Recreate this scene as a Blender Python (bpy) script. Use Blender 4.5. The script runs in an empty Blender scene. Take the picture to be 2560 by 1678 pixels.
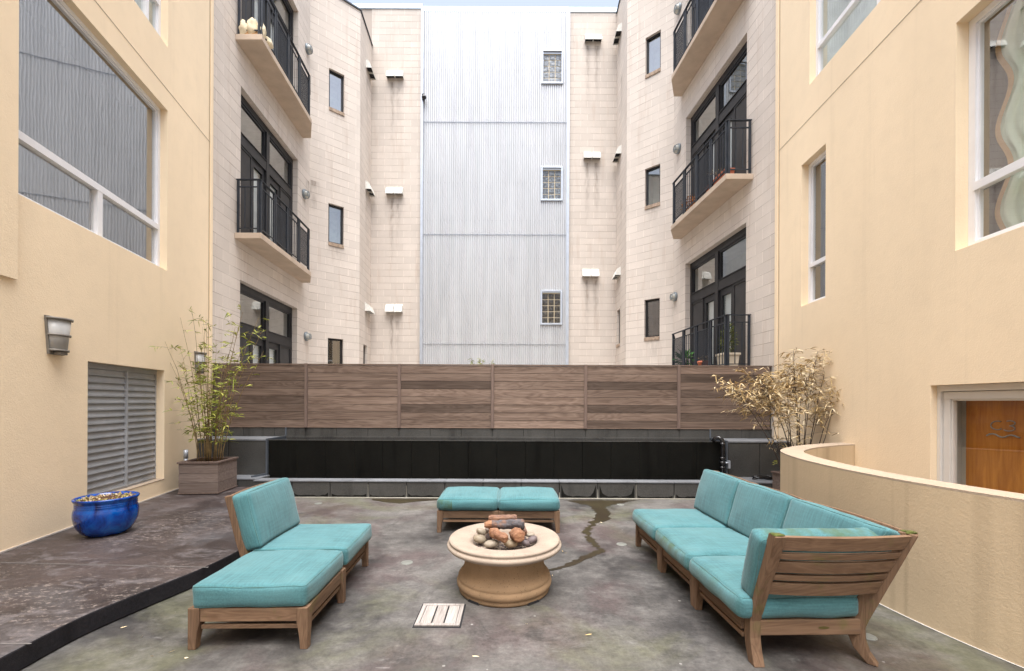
import bpy, bmesh, math, random
from mathutils import Vector, Matrix, noise
R = random.Random(7)
rad = math.radians
SC = bpy.context.scene
COL = SC.collection
S = 0.85                      # design units -> metres, applied at the very end

# ---------------------------------------------------------------- camera
FPX, CX, HY, ROLL = 1075.0, 1280.0, 1005.0, 0.0044
H = 1.65
cam_d = bpy.data.cameras.new('camera')
cam = bpy.data.objects.new('camera', cam_d); COL.objects.link(cam)
cam_d.sensor_fit = 'HORIZONTAL'; cam_d.sensor_width = 36
cam_d.lens = 36 * FPX / 2560
cam_d.shift_y = (HY - 839) / 2560
cam_d.clip_start = 0.05; cam_d.clip_end = 500
cam.matrix_world = Matrix.Translation((0, 0, H * S)) @ Matrix.Rotation(rad(90), 4, 'X') @ Matrix.Rotation(ROLL, 4, 'Z')
SC.camera = cam

# ---------------------------------------------------------------- light
SUN_EL, SUN_AZ = rad(74), rad(180)
w = bpy.data.worlds.new('World'); SC.world = w; w.use_nodes = True
nt = w.node_tree; nt.nodes.clear()
sky = nt.nodes.new('ShaderNodeTexSky'); sky.sky_type = 'NISHITA'; sky.sun_disc = False
sky.sun_elevation = SUN_EL; sky.sun_rotation = SUN_AZ
sky.air_density = 1.0; sky.dust_density = 4.0; sky.ozone_density = 1.0
hs = nt.nodes.new('ShaderNodeHueSaturation'); hs.inputs['Saturation'].default_value = 0.62
bg = nt.nodes.new('ShaderNodeBackground'); bg.inputs['Strength'].default_value = 0.075
wo = nt.nodes.new('ShaderNodeOutputWorld')
nt.links.new(sky.outputs[0], hs.inputs['Color']); nt.links.new(hs.outputs[0], bg.inputs['Color'])
nt.links.new(bg.outputs[0], wo.inputs['Surface'])
sun_d = bpy.data.lights.new('sun', 'SUN'); sun_d.energy = 1.5; sun_d.angle = rad(60); sun_d.color = (1, .985, .96)
sun = bpy.data.objects.new('sun', sun_d); COL.objects.link(sun)
sd = Vector((math.sin(SUN_AZ) * math.cos(SUN_EL), math.cos(SUN_AZ) * math.cos(SUN_EL), math.sin(SUN_EL)))
sun.rotation_euler = sd.to_track_quat('Z', 'Y').to_euler()
vs = SC.view_settings
vs.view_transform = 'Standard'; vs.look = 'None'; vs.gamma = 1; vs.exposure = 2.30; vs.use_curve_mapping = False
SC.cycles.max_bounces = 10; SC.cycles.diffuse_bounces = 5; SC.cycles.glossy_bounces = 4; SC.cycles.transparent_max_bounces = 12

# ---------------------------------------------------------------- helpers: measuring
def ray(px, py):
    x, y = px - CX, py - HY
    return (x + ROLL * y) / FPX, (y - ROLL * x) / FPX       # X/Y and drop per Y
def at_y(px, py, Y):
    a, b = ray(px, py); return Vector((a * Y, Y, H - b * Y))
def at_z(px, py, z=0.0):
    a, b = ray(px, py); Y = (H - z) / b; return Vector((a * Y, Y, z))

# ---------------------------------------------------------------- helpers: nodes
class NT:
    def __init__(s, name):
        s.m = bpy.data.materials.new(name); s.m.use_nodes = True
        s.t = s.m.node_tree; s.t.nodes.clear()
        s.out = s.n('ShaderNodeOutputMaterial')
    def n(s, typ, ins=None, **kw):
        nd = s.t.nodes.new(typ)
        for k, v in kw.items(): setattr(nd, k, v)
        if ins:
            for k, v in ins.items():
                if hasattr(v, 'is_output') or isinstance(v, bpy.types.NodeSocket): s.t.links.new(v, nd.inputs[k])
                else: nd.inputs[k].default_value = v
        return nd
    def math(s, op, a, b=0.0, c=None, clamp=False):
        d = {0: a, 1: b}
        if c is not None: d[2] = c
        nd = s.n('ShaderNodeMath', d, operation=op); nd.use_clamp = clamp
        return nd.outputs[0]
    def mix(s, f, a, b, blend='MIX'):
        nd = s.n('ShaderNodeMix', data_type='RGBA', blend_type=blend)
        for k, v in ((0, f), (6, a), (7, b)):
            if isinstance(v, bpy.types.NodeSocket): s.t.links.new(v, nd.inputs[k])
            else: nd.inputs[k].default_value = (tuple(v) + (1,))[:4] if isinstance(v, tuple) else v
        return nd.outputs[2]
    def ramp(s, f, stops):
        nd = s.n('ShaderNodeValToRGB', {0: f})
        el = nd.color_ramp.elements
        while len(el) < len(stops): el.new(0.5)
        for e, (p, c) in zip(el, stops):
            e.position = p; e.color = (c, c, c, 1) if not isinstance(c, tuple) else c + (1,)
        return nd.outputs[0]
    def co(s, kind='Object', scale=(1, 1, 1), rot=(0, 0, 0), loc=(0, 0, 0)):
        tc = s.n('ShaderNodeTexCoord')
        mp = s.n('ShaderNodeMapping', {0: tc.outputs[kind], 'Scale': scale, 'Rotation': rot, 'Location': loc})
        return mp.outputs[0]
    def noise(s, vec, scale, detail=4, rough=0.55, dist=0.0):
        return s.n('ShaderNodeTexNoise', {'Vector': vec, 'Scale': scale, 'Detail': detail, 'Roughness': rough, 'Distortion': dist}).outputs[0]
    def var(s):
        return s.n('ShaderNodeAttribute', attribute_name='var').outputs['Fac']
    def bump(s, h, strength=0.3, dist=0.01, nrm=None):
        d = {'Height': h, 'Strength': strength, 'Distance': dist}
        if nrm: d['Normal'] = nrm
        return s.n('ShaderNodeBump', d).outputs[0]
    def bsdf(s, color, rough=0.7, metal=0.0, nrm=None, spec=0.4, **kw):
        d = {'Base Color': color if isinstance(color, bpy.types.NodeSocket) else (tuple(color) + (1,))[:4],
             'Roughness': rough, 'Metallic': metal, 'Specular IOR Level': spec}
        if nrm: d['Normal'] = nrm
        d.update(kw)
        b = s.n('ShaderNodeBsdfPrincipled', d)
        s.t.links.new(b.outputs[0], s.out.inputs[0]); return b

def mul(c, k): return tuple(min(1, x * k) for x in c)

def simple(name, c, rough=0.6, metal=0.0, vr=0.12, scale=6, bump=0.0, bscale=60, spec=0.4, **kw):
    t = NT(name); v = t.co()
    n1 = t.noise(v, scale)
    col = t.mix(t.ramp(n1, [(.3, 0.), (.7, 1.)]), mul(c, 1 - vr), mul(c, 1 + vr))
    nrm = t.bump(t.noise(v, bscale, 3), bump, 0.01) if bump else None
    t.bsdf(col, rough, metal, nrm, spec, **kw)
    return t.m

# ---------------------------------------------------------------- materials
def m_stucco(name='stucco', c=(.87, .712, .508)):
    t = NT(name); v = t.co()
    big = t.noise(t.co(scale=(1, 1, .5)), 0.7, 5)
    mid = t.noise(v, 5, 5, .6)
    col = t.mix(t.ramp(big, [(.3, 0.), (.72, 1.)]), mul(c, .94), mul(c, 1.04))
    col = t.mix(t.math('MULTIPLY', t.ramp(mid, [(.45, 0.), (.75, 1.)]), .20), col, mul(c, .80))
    streak = t.noise(t.co(scale=(7, 7, .25)), 1.0, 4)
    col = t.mix(t.math('MULTIPLY', t.ramp(streak, [(.58, 0.), (.78, 1.)]), .17), col, (.50, .39, .26))
    h = t.math('ADD', t.noise(v, 70, 4, .7), t.math('MULTIPLY', t.noise(v, 24, 3), .5))
    t.bsdf(col, .92, 0, t.bump(h, .32, .008), .15)
    return t.m
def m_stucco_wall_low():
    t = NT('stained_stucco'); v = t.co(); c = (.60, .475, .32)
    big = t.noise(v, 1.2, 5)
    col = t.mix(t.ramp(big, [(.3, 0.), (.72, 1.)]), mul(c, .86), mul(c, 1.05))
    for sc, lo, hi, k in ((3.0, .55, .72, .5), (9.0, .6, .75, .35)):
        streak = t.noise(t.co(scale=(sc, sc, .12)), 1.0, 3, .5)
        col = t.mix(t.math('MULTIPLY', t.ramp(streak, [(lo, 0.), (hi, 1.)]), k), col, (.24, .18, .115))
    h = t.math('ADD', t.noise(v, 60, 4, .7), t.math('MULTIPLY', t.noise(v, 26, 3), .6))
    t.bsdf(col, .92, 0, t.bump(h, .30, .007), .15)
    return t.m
def m_block(name, stains=(), c=(.66, .59, .525), tone=1.0):
    t = NT(name); uv = t.co('UV')
    c = mul(c, tone)
    br = t.n('ShaderNodeTexBrick', {'Vector': uv, 'Color1': mul(c, .93) + (1,), 'Color2': mul(c, 1.05) + (1,), 'Mortar': (1, 1, 1, 1),
             'Scale': 1.0, 'Mortar Size': .008, 'Mortar Smooth': .3, 'Bias': 0.0, 'Brick Width': .478, 'Row Height': .239})
    br.offset = .5
    sep = t.n('ShaderNodeSeparateXYZ', {0: uv})
    fr = t.math('FRACT', t.math('DIVIDE', sep.outputs[1], .239))
    hor = t.math('GREATER_THAN', t.math('ABSOLUTE', t.math('SUBTRACT', fr, .5)), .474)
    n0 = t.noise(uv, 1.1, 4); n1 = t.noise(uv, 30, 5, .7)
    lo = t.noise(t.co('UV', scale=(1.6, .35, 1)), 1.0, 3)
    mort = t.mix(hor, mul(c, 1.22), t.mix(t.ramp(lo, [(.35, 0.), (.6, 1.)]), mul(c, .85), (.27, .20, .16)))
    col = t.mix(br.outputs['Fac'], br.outputs['Color'], mort)
    col = t.mix(t.math('MULTIPLY', t.ramp(n0, [(.35, 0.), (.7, 1.)]), .55), col, mul(c, .82), 'MIX')
    col = t.mix(t.math('MULTIPLY', t.ramp(n1, [(.4, 0.), (.8, 1.)]), .3), col, mul(c, .72))
    n2 = t.noise(t.co('UV', scale=(5, .5, 1)), 1.0, 4, .6)
    col = t.mix(t.math('MULTIPLY', t.ramp(n2, [(.56, 0.), (.76, 1.)]), .4), col, (.42, .31, .235))
    for (u0, v0, wd, ln, k) in stains:
        wob = t.math('MULTIPLY', t.math('SUBTRACT', t.noise(uv, 2.5, 3), .5), .12)
        du = t.math('DIVIDE', t.math('SUBTRACT', t.math('ADD', sep.outputs[0], wob), u0), wd)
        g = t.math('POWER', 2.718, t.math('MULTIPLY', t.math('MULTIPLY', du, du), -1.0))
        dv = t.math('DIVIDE', t.math('SUBTRACT', v0, sep.outputs[1]), ln)          # 0 at the vent, 1 at the end
        f = t.math('MULTIPLY', t.math('GREATER_THAN', dv, 0.0), t.math('SUBTRACT', 1.0, dv, clamp=True), clamp=True)
        mk = t.math('MULTIPLY', t.math('MULTIPLY', g, f), k)
        mk = t.math('MULTIPLY', mk, t.ramp(t.noise(t.co('UV', scale=(6, 1.5, 1)), 2.0, 4), [(.35, .2), (.6, 1.)]))
        col = t.mix(mk, col, (.12, .085, .06))
    h = t.math('ADD', t.math('MULTIPLY', br.outputs['Fac'], -1.2), t.math('MULTIPLY', n1, .5))
    t.bsdf(col, .93, 0, t.bump(h, .5, .008), .15)
    return t.m
def m_wood(name, c1, c2, axis, rough=.75, k=1.0, vark=.5, dark=(.10, .07, .055), moss=0.0):
    t = NT(name)
    sc = [34 * k, 34 * k, 34 * k]; sc[axis] = 1.1 * k
    s2 = [9 * k, 9 * k, 9 * k]; s2[axis] = .9 * k
    va = t.var()
    off = t.n('ShaderNodeCombineXYZ', {0: t.math('MULTIPLY', va, 37.0), 1: t.math('MULTIPLY', va, 91.0), 2: t.math('MULTIPLY', va, 53.0)}).outputs[0]
    def shifted(sca):
        a = t.n('ShaderNodeVectorMath', {0: t.co(scale=tuple(sca)), 1: off}, operation='ADD'); return a.outputs[0]
    g = t.noise(shifted(sc), 1.0, 6, .65)
    sw = t.noise(shifted(s2), 1.0, 3, .5, 1.6)
    ring = t.math('ABSOLUTE', t.math('SUBTRACT', t.math('FRACT', t.math('MULTIPLY', sw, 9.0)), .5))
    f = t.math('ADD', t.math('MULTIPLY', g, .75), t.math('MULTIPLY', ring, .45))
    col = t.mix(t.ramp(f, [(.3, 0.), (.75, 1.)]), c1, c2)
    tone = t.math('ADD', t.math('MULTIPLY', va, vark), 1 - vark / 2)
    col = t.mix(1.0, col, t.n('ShaderNodeCombineColor', {0: tone, 1: tone, 2: tone}).outputs[0], 'MULTIPLY')
    fine = t.ramp(t.noise(shifted([x * 3 for x in sc]), 1.0, 2), [(.30, 1.), (.42, 0.)])
    col = t.mix(t.math('MULTIPLY', fine, .30), col, dark)
    if moss:
        col = t.mix(t.math('MULTIPLY', t.ramp(t.noise(t.co(), 7, 4), [(.58, 0.), (.70, 1.)]), moss), col, (.10, .12, .03))
    t.bsdf(col, rough, 0, t.bump(g, .25, .004), .25)
    return t.m
def m_fabric():
    t = NT('teal_fabric'); v = t.co()
    c = (.056, .156, .174)
    a = t.noise(t.co(scale=(85, 5, 85)), 1.0, 4, .7)
    b = t.noise(t.co(scale=(5, 85, 85)), 1.0, 4, .7)
    n = t.noise(v, 3.2, 4)
    f = t.math('ADD', t.math('MULTIPLY', a, .65), t.math('MULTIPLY', b, .35))
    col = t.mix(t.ramp(f, [(.36, 0.), (.64, 1.)]), mul(c, .74), mul(c, 1.28))
    col = t.mix(t.math('MULTIPLY', t.ramp(n, [(.42, 0.), (.7, 1.)]), .38), col, (.095, .215, .232))
    va = t.var()
    moss = t.math('MULTIPLY', va, t.ramp(t.noise(t.co(scale=(1, 1, .6)), 9, 5, .65), [(.38, 0.), (.62, 1.)]))
    col = t.mix(t.math('MULTIPLY', moss, .8), col, (.05, .085, .032))
    t.bsdf(col, .88, 0, t.bump(t.math('ADD', f, t.math('MULTIPLY', t.noise(v, 300, 2), .6)), .25, .002), .2, **{'Sheen Weight': .18})
    return t.m
def m_patio():
    t = NT('patio_concrete'); v = t.co()
    n1 = t.noise(v, .55, 5, .6, .6); n2 = t.noise(t.co(loc=(4, 7, 1)), .8, 5, .6, .8); n3 = t.noise(v, 3.2, 6, .65)
    col = t.mix(t.ramp(n1, [(.40, 0.), (.60, 1.)]), (.046, .044, .043), (.165, .156, .144))
    col = t.mix(t.math('MULTIPLY', t.ramp(n2, [(.49, 0.), (.62, 1.)]), .75), col, (.150, .152, .098))
    col = t.mix(t.math('MULTIPLY', t.ramp(t.noise(t.co(loc=(9, 2, 5)), 1.1, 4, .6, .5), [(.50, 0.), (.64, 1.)]), .7), col, (.105, .076, .074))
    col = t.mix(t.math('MULTIPLY', t.ramp(n3, [(.46, 0.), (.66, 1.)]), .5), col, (.24, .232, .215))
    col = t.mix(t.math('MULTIPLY', t.ramp(t.noise(t.co(scale=(1, 2.6, 1), rot=(0, 0, .5)), 2.2, 6, .7, 1.2), [(.6, 0.), (.72, 1.)]), .5), col, (.25, .245, .235))
    col = t.mix(t.math('MULTIPLY', t.ramp(t.noise(v, 1.6, 5, .7, 1.5), [(.54, 0.), (.68, 1.)]), .6), col, (.045, .043, .040))
    sp = t.n('ShaderNodeTexVoronoi', {'Vector': v, 'Scale': 5.5, 'Randomness': 1.0}, feature='F1')
    msk = t.math('MULTIPLY', t.math('LESS_THAN', sp.outputs['Distance'], .05), t.math('GREATER_THAN', t.noise(v, 1.7, 2), .52))
    col = t.mix(t.math('MULTIPLY', msk, .7), col, (.36, .35, .33))
    sc = t.n('ShaderNodeTexVoronoi', {'Vector': t.co(scale=(1.1, 9, 1), rot=(0, 0, -.9)), 'Scale': .9, 'Randomness': 1.0}, feature='F1')
    col = t.mix(t.math('MULTIPLY', t.math('LESS_THAN', sc.outputs['Distance'], .045), .45), col, (.34, .33, .31))
    fine = t.noise(v, 42, 5, .75)
    med = t.noise(t.co(scale=(1, 1.5, 1)), 11, 5, .7)
    gr = t.math('ADD', t.math('MULTIPLY', t.ramp(fine, [(.3, 0.), (.7, 1.)]), .42), t.math('ADD', t.math('MULTIPLY', t.ramp(med, [(.35, 0.), (.65, 1.)]), .34), .58))
    col = t.mix(1.0, col, t.n('ShaderNodeCombineColor', {0: t.math('MULTIPLY', gr, .72), 1: t.math('MULTIPLY', gr, .715), 2: t.math('MULTIPLY', gr, .73)}).outputs[0], 'MULTIPLY')
    rr = t.ramp(n1, [(.35, .42), (.7, .75)])
    t.bsdf(col, rr, 0, t.bump(t.math('ADD', fine, t.math('MULTIPLY', n3, 1.5)), .2, .006), .35)
    return t.m
def m_platform():
    t = NT('stained_slab'); v = t.co()
    n1 = t.noise(v, 1.1, 5, .6, .7); n3 = t.noise(t.co(scale=(1, 2, 1)), 3.5, 7, .72, .8)
    col = t.mix(t.ramp(n1, [(.38, 0.), (.62, 1.)]), (.036, .029, .029), (.095, .074, .068))
    col = t.mix(t.math('MULTIPLY', t.ramp(t.noise(t.co(loc=(3, 3, 3)), .9, 4, .5, 1.), [(.5, 0.), (.7, 1.)]), .6), col, (.13, .135, .145))
    col = t.mix(t.math('MULTIPLY', t.ramp(n3, [(.52, 0.), (.68, 1.)]), .8), col, (.20, .19, .195))
    ch = t.ramp(t.noise(t.co(scale=(1, 1.8, 1)), 22, 6, .8), [(.55, 0.), (.63, 1.)])
    ms = t.ramp(t.noise(t.co(loc=(7, 1, 0)), 1.25, 4, .55), [(.46, 0.), (.60, 1.)])
    col = t.mix(t.math('MULTIPLY', t.math('MULTIPLY', ch, ms), .9), col, (.42, .375, .33))
    fine = t.noise(v, 42, 5, .75)
    gr = t.math('ADD', t.math('MULTIPLY', t.ramp(fine, [(.3, 0.), (.7, 1.)]), .6), .65)
    col = t.mix(1.0, col, t.n('ShaderNodeCombineColor', {0: t.math('MULTIPLY', gr, .75), 1: t.math('MULTIPLY', gr, .72), 2: t.math('MULTIPLY', gr, .73)}).outputs[0], 'MULTIPLY')
    t.bsdf(col, t.ramp(n1, [(.3, .38), (.7, .68)]), 0, t.bump(fine, .2, .006), .4)
    return t.m
def m_concrete_grey(name, c, wet=0.0, rough=.8, spec=.25):
    t = NT(name); v = t.co()
    n = t.noise(v, 2.2, 5, .6); f = t.noise(v, 55, 4, .75)
    col = t.mix(t.ramp(n, [(.35, 0.), (.7, 1.)]), mul(c, .75), mul(c, 1.2))
    col = t.mix(t.math('MULTIPLY', t.ramp(f, [(.42, 0.), (.75, 1.)]), .5), col, mul(c, 1.8))
    st = t.noise(t.co(scale=(4, 4, .5)), 1., 4)
    col = t.mix(t.math('MULTIPLY', t.ramp(st, [(.56, 0.), (.70, 1.)]), .5 + wet), col, mul(c, .35))
    t.bsdf(col, rough, 0, t.bump(f, .35, .006), spec)
    return t.m
def m_glass(name, refl, wavy=0.0, tint=(1, 1, 1), ws=1.2):
    t = NT(name)
    nrm = t.bump(t.noise(t.co(scale=(1, 1, 1)), ws, 1), wavy, .004) if wavy else None
    d = {'Color': tint + (1,), 'Roughness': .015}
    if nrm: d['Normal'] = nrm
    g = t.n('ShaderNodeBsdfGlossy', d)
    if False: pass
    tr = t.n('ShaderNodeBsdfTransparent', {'Color': (.92, .95, .94, 1)})
    mx = t.n('ShaderNodeMixShader', {0: refl, 1: tr.outputs[0], 2: g.outputs[0]})
    t.t.links.new(mx.outputs[0], t.out.inputs[0]); return t.m
def m_leaf(name, ca, cb, cc):
    t = NT(name); va = t.var()
    col = t.ramp(va, [(0., ca), (.55, cb), (1., cc)])
    col = t.mix(t.math('MULTIPLY', t.noise(t.co(), 25, 2), .3), col, mul(ca, .7))
    t.bsdf(col, .55, 0, None, .35, **{'Transmission Weight': 0.0, 'Subsurface Weight': .0})
    return t.m
def m_metal_sheet():
    t = NT('galvanised_sheet'); v = t.co()
    n = t.noise(t.co(scale=(4, 4, .35)), 1.2, 4)
    col = t.mix(t.ramp(n, [(.3, 0.), (.7, 1.)]), (.48, .49, .505), (.56, .57, .585))
    col = t.mix(t.math('MULTIPLY', t.ramp(t.noise(v, 2.5, 5, .7), [(.5, 0.), (.75, 1.)]), .25), col, (.40, .415, .44))
    t.bsdf(col, .38, .30, None, .4); return t.m

def m_cast(name, c):
    t = NT(name); v = t.co()
    n = t.noise(v, 5, 5, .6)
    col = t.mix(t.ramp(n, [(.35, 0.), (.7, 1.)]), mul(c, .86), mul(c, 1.1))
    vo = t.n('ShaderNodeTexVoronoi', {'Vector': v, 'Scale': 75.0, 'Randomness': 1.0}, feature='F1')
    sp = t.math('MULTIPLY', t.math('LESS_THAN', vo.outputs['Distance'], .24), t.math('GREATER_THAN', t.noise(v, 30, 2), .54))
    col = t.mix(t.math('MULTIPLY', sp, .55), col, mul(c, .3))
    st = t.noise(t.co(loc=(2, 5, 1)), 9, 5, .7)
    col = t.mix(t.math('MULTIPLY', t.ramp(st, [(.62, 0.), (.74, 1.)]), .45), col, mul(c, .45))
    t.bsdf(col, .85, 0, t.bump(t.math('ADD', t.noise(v, 120, 3), t.math('MULTIPLY', sp, -.8)), .3, .006), .2)
    return t.m
MT = {}
def mats():
    MT['stucco'] = m_stucco(); MT['stucco_low'] = m_stucco_wall_low()
    MT['stucco_cap'] = simple('stucco_cap', (.38, .30, .225), .9, vr=.08, scale=4, bump=.4, bscale=50)
    MT['teak_x'] = m_wood('teak_x', (.112, .066, .040), (.212, .134, .084), 0, moss=.35)
    MT['teak_y'] = m_wood('teak_y', (.112, .066, .040), (.212, .134, .084), 1, moss=.35)
    MT['teak_z'] = m_wood('teak_z', (.112, .066, .040), (.208, .130, .081), 2, moss=.35)
    MT['fence'] = m_wood('fence_wood', (.100, .068, .052), (.225, .165, .132), 0, k=.55, vark=.95)
    MT['fence_post'] = m_wood('fence_post_wood', (.13, .093, .078), (.20, .145, .122), 2, k=.8, vark=.3)
    MT['planter'] = m_wood('planter_wood', (.14, .105, .09), (.25, .20, .175), 0, k=.8, vark=.35)
    MT['grate'] = m_wood('grate_wood', (.24, .215, .20), (.40, .37, .35), 1, k=1.2, vark=.3)
    MT['fabric'] = m_fabric()
    MT['patio'] = m_patio(); MT['platform'] = m_platform()
    MT['riser'] = m_concrete_grey('dark_riser', (.020, .019, .022), .2, .7, .12)
    MT['grey_block'] = m_concrete_grey('charcoal_block', (.060, .059, .056), .1)
    MT['grey_cap'] = m_concrete_grey('charcoal_coping', (.15, .157, .17), 0, .5)
    MT['wet_wall'] = m_concrete_grey('wet_black_wall', (.007, .007, .006), .2, .6, .08)
    MT['wet_line'] = simple('wet_concrete', (.010, .010, .009), .5, spec=.1)
    MT['lime'] = simple('lime_deposit', (.42, .40, .34), .8)
    MT['black_metal'] = simple('dark_blue_steel', (.022, .027, .036), .5, .1, vr=.25, scale=9)
    MT['black_frame'] = simple('black_frame_paint', (.016, .0155, .017), .5, 0, vr=.3, scale=5)
    MT['screen'] = simple('insect_screen', (.050, .047, .046), .8, 0, vr=.15, scale=4)
    MT['rust'] = simple('rust', (.22, .10, .05), .9)
    MT['white_frame'] = simple('white_frame_paint', (.78, .78, .80), .4, vr=.03)
    MT['offwhite'] = simple('off_white_paint', (.68, .655, .62), .45, vr=.03)
    MT['vent'] = simple('vent_paint', (.72, .71, .66), .6, vr=.1, scale=8)
    MT['dark'] = simple('dark_void', (.02, .02, .022), .9)
    MT['slab'] = simple('balcony_concrete', (.50, .40, .31), .9, vr=.12, scale=3, bump=.3)
    MT['metal_trim'] = simple('metal_trim', (.46, .50, .56), .4, .4, vr=.08)
    MT['flash'] = simple('roof_flashing', (.52, .64, .76), .4, .2, vr=.05)
    MT['corr'] = m_metal_sheet()
    MT['louver'] = simple('louver_metal', (.36, .37, .385), .5, .1, vr=.12, scale=5)
    MT['mortar_y'] = simple('glass_block_mortar', (.62, .53, .38), .8)
    MT['sconce'] = simple('sconce_bronze', (.20, .185, .165), .5, .2, vr=.1)
    MT['sconce_glass'] = simple('sconce_glass', (.42, .415, .40), .35, vr=.02, spec=.5)
    MT['gm'] = simple('grey_lamp_metal', (.20, .23, .25), .45, .4, vr=.2)
    MT['lens'] = simple('lamp_lens', (.42, .42, .38), .25, vr=.1, spec=.6)
    MT['glass_hi'] = m_glass('window_glass_bright', .38, .055, ws=4.0)
    MT['glass_mid'] = m_glass('window_glass', .26, .05)
    MT['glass_lo'] = m_glass('window_glass_dark', .06, .03)
    MT['room_dark'] = simple('room_dark', (.04, .038, .036), .9)
    MT['room_mid'] = simple('room_grey', (.40, .42, .38), .9)
    MT['room_light'] = simple('room_light', (.62, .64, .60), .9)
    MT['curtain'] = simple('curtain_cloth', (.62, .70, .58), .9, vr=.15, scale=2)
    MT['blind'] = simple('white_blind', (.72, .74, .76), .6, vr=.04)
    MT['fire_stone'] = m_cast('cast_stone', (.30, .20, .118))
    MT['rim_stone'] = m_cast('cast_stone_rim', (.325, .265, .215))
    MT['soil'] = simple('soil', (.085, .042, .026), .95, vr=.5, scale=45, bump=1., bscale=90)
    MT['black_plastic'] = simple('black_pipe_plastic', (.012, .012, .014), .18, spec=.6)
    MT['terracotta'] = simple('terracotta', (.42, .13, .07), .8, vr=.15)
    MT['orange_pot'] = simple('orange_glaze', (.60, .20, .04), .5)
    MT['cream_pot'] = simple('cream_pot', (.60, .53, .42), .7, vr=.1)
    MT['sack'] = simple('cream_sack', (.70, .60, .42), .8, vr=.15, scale=12, bump=.8, bscale=25)
    MT['cap'] = simple('pale_drain_cap', (.155, .16, .145), .6, vr=.1, scale=20)
    MT['plaque'] = simple('dull_brass', (.12, .10, .035), .5, .5)
    MT['sign_metal'] = simple('brushed_letter_metal', (.30, .285, .26), .5, .1)
    MT['stem_dark'] = simple('dark_stem', (.045, .030, .024), .7, vr=.4, scale=20)
    MT['stem_green'] = simple('brown_green_stem', (.20, .135, .055), .7, vr=.5, scale=20)
    MT['leaf_green'] = m_leaf('bamboo_leaf', (.13, .165, .015), (.29, .33, .04), (.52, .50, .11))
    MT['leaf_dry'] = m_leaf('dry_bamboo_leaf', (.30, .19, .07), (.55, .40, .19), (.82, .72, .50))
    MT['leaf_dark'] = m_leaf('conifer_leaf', (.03, .06, .012), (.09, .12, .02), (.25, .24, .06))
    MT['leaf_rust'] = m_leaf('rusty_leaf', (.25, .07, .01), (.50, .18, .03), (.60, .30, .08))
    MT['leaf_fresh'] = m_leaf('fresh_leaf', (.02, .10, .015), (.05, .22, .03), (.15, .35, .07))
    # glazed blue pot
    t = NT('blue_glaze'); n = t.noise(t.co(scale=(1, 1, .6)), 9, 5, .6, .6)
    col = t.ramp(n, [(.33, (.0005, .010, .075)), (.5, (.0008, .040, .26)), (.68, (.003, .095, .40))])
    t.bsdf(col, .12, 0, t.bump(n, .1, .01), .6, **{'Coat Weight': .0}); MT['blue'] = t.m
    # orange veneer door
    t = NT('orange_veneer')
    g = t.noise(t.co(scale=(3, 3, .6)), 3., 5, .6, 1.5); f = t.noise(t.co(scale=(60, 60, 2)), 1., 4)
    col = t.mix(t.ramp(t.math('ADD', t.math('MULTIPLY', g, .7), t.math('MULTIPLY', f, .3)), [(.35, 0.), (.65, 1.)]), (.34, .105, .010), (.52, .20, .028))
    t.bsdf(col, .35, 0, None, .4); MT['veneer'] = t.m
    # glass block
    t = NT('glass_block'); v = t.n('ShaderNodeTexVoronoi', {'Vector': t.co(), 'Scale': 16.0})
    n = t.noise(t.co(), 13, 2)
    t.bsdf(t.mix(t.ramp(n, [(.45, 0.), (.65, 1.)]), (.07, .068, .065), (.20, .21, .225)), .12, 0, t.bump(t.noise(t.co(), 9, 1), .6, .05), .7); MT['gblock'] = t.m
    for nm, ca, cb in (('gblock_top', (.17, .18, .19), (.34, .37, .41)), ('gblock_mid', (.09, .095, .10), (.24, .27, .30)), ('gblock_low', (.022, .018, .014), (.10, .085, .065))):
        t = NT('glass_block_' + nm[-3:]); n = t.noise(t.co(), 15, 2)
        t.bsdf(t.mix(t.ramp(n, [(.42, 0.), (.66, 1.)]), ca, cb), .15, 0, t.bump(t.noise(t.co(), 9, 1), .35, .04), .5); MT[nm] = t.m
    # pebbles / logs
    t = NT('pebble'); va = t.var(); v = t.co()
    col = t.ramp(va, [(0., (.22, .175, .115)), (.3, (.28, .24, .19)), (.55, (.30, .20, .085)), (.75, (.12, .092, .098)), (1., (.04, .022, .02))])
    col = t.mix(t.math('MULTIPLY', t.noise(v, 14, 4), .3), col, (.16, .14, .12))
    t.bsdf(col, .55, 0, None, .4); MT['pebble'] = t.m
    t = NT('fire_log'); v = t.co(); va = t.var()
    b = t.noise(t.co(scale=(1, 3, 3)), 14, 5, .7)
    col = t.mix(t.ramp(b, [(.35, 0.), (.65, 1.)]), (.15, .060, .030), (.34, .18, .10))
    ch = t.math('MULTIPLY', va, t.ramp(t.noise(v, 9, 4, .6), [(.30, 0.), (.5, 1.)]))
    col = t.mix(ch, col, t.mix(t.noise(v, 40, 3), (.02, .018, .02), (.14, .13, .14)))
    t.bsdf(col, .8, 0, t.bump(b, .9, .012), .3); MT['log'] = t.m
    # wet stain on concrete
    t = NT('wet_stain'); v = t.co(); n = t.noise(v, 1.6, 4)
    t.bsdf(t.mix(t.ramp(n, [(.35, 0.), (.65, 1.)]), (.024, .017, .011), (.038, .031, .016)), .4, 0, None, .25); MT['puddle'] = t.m
mats()

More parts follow.
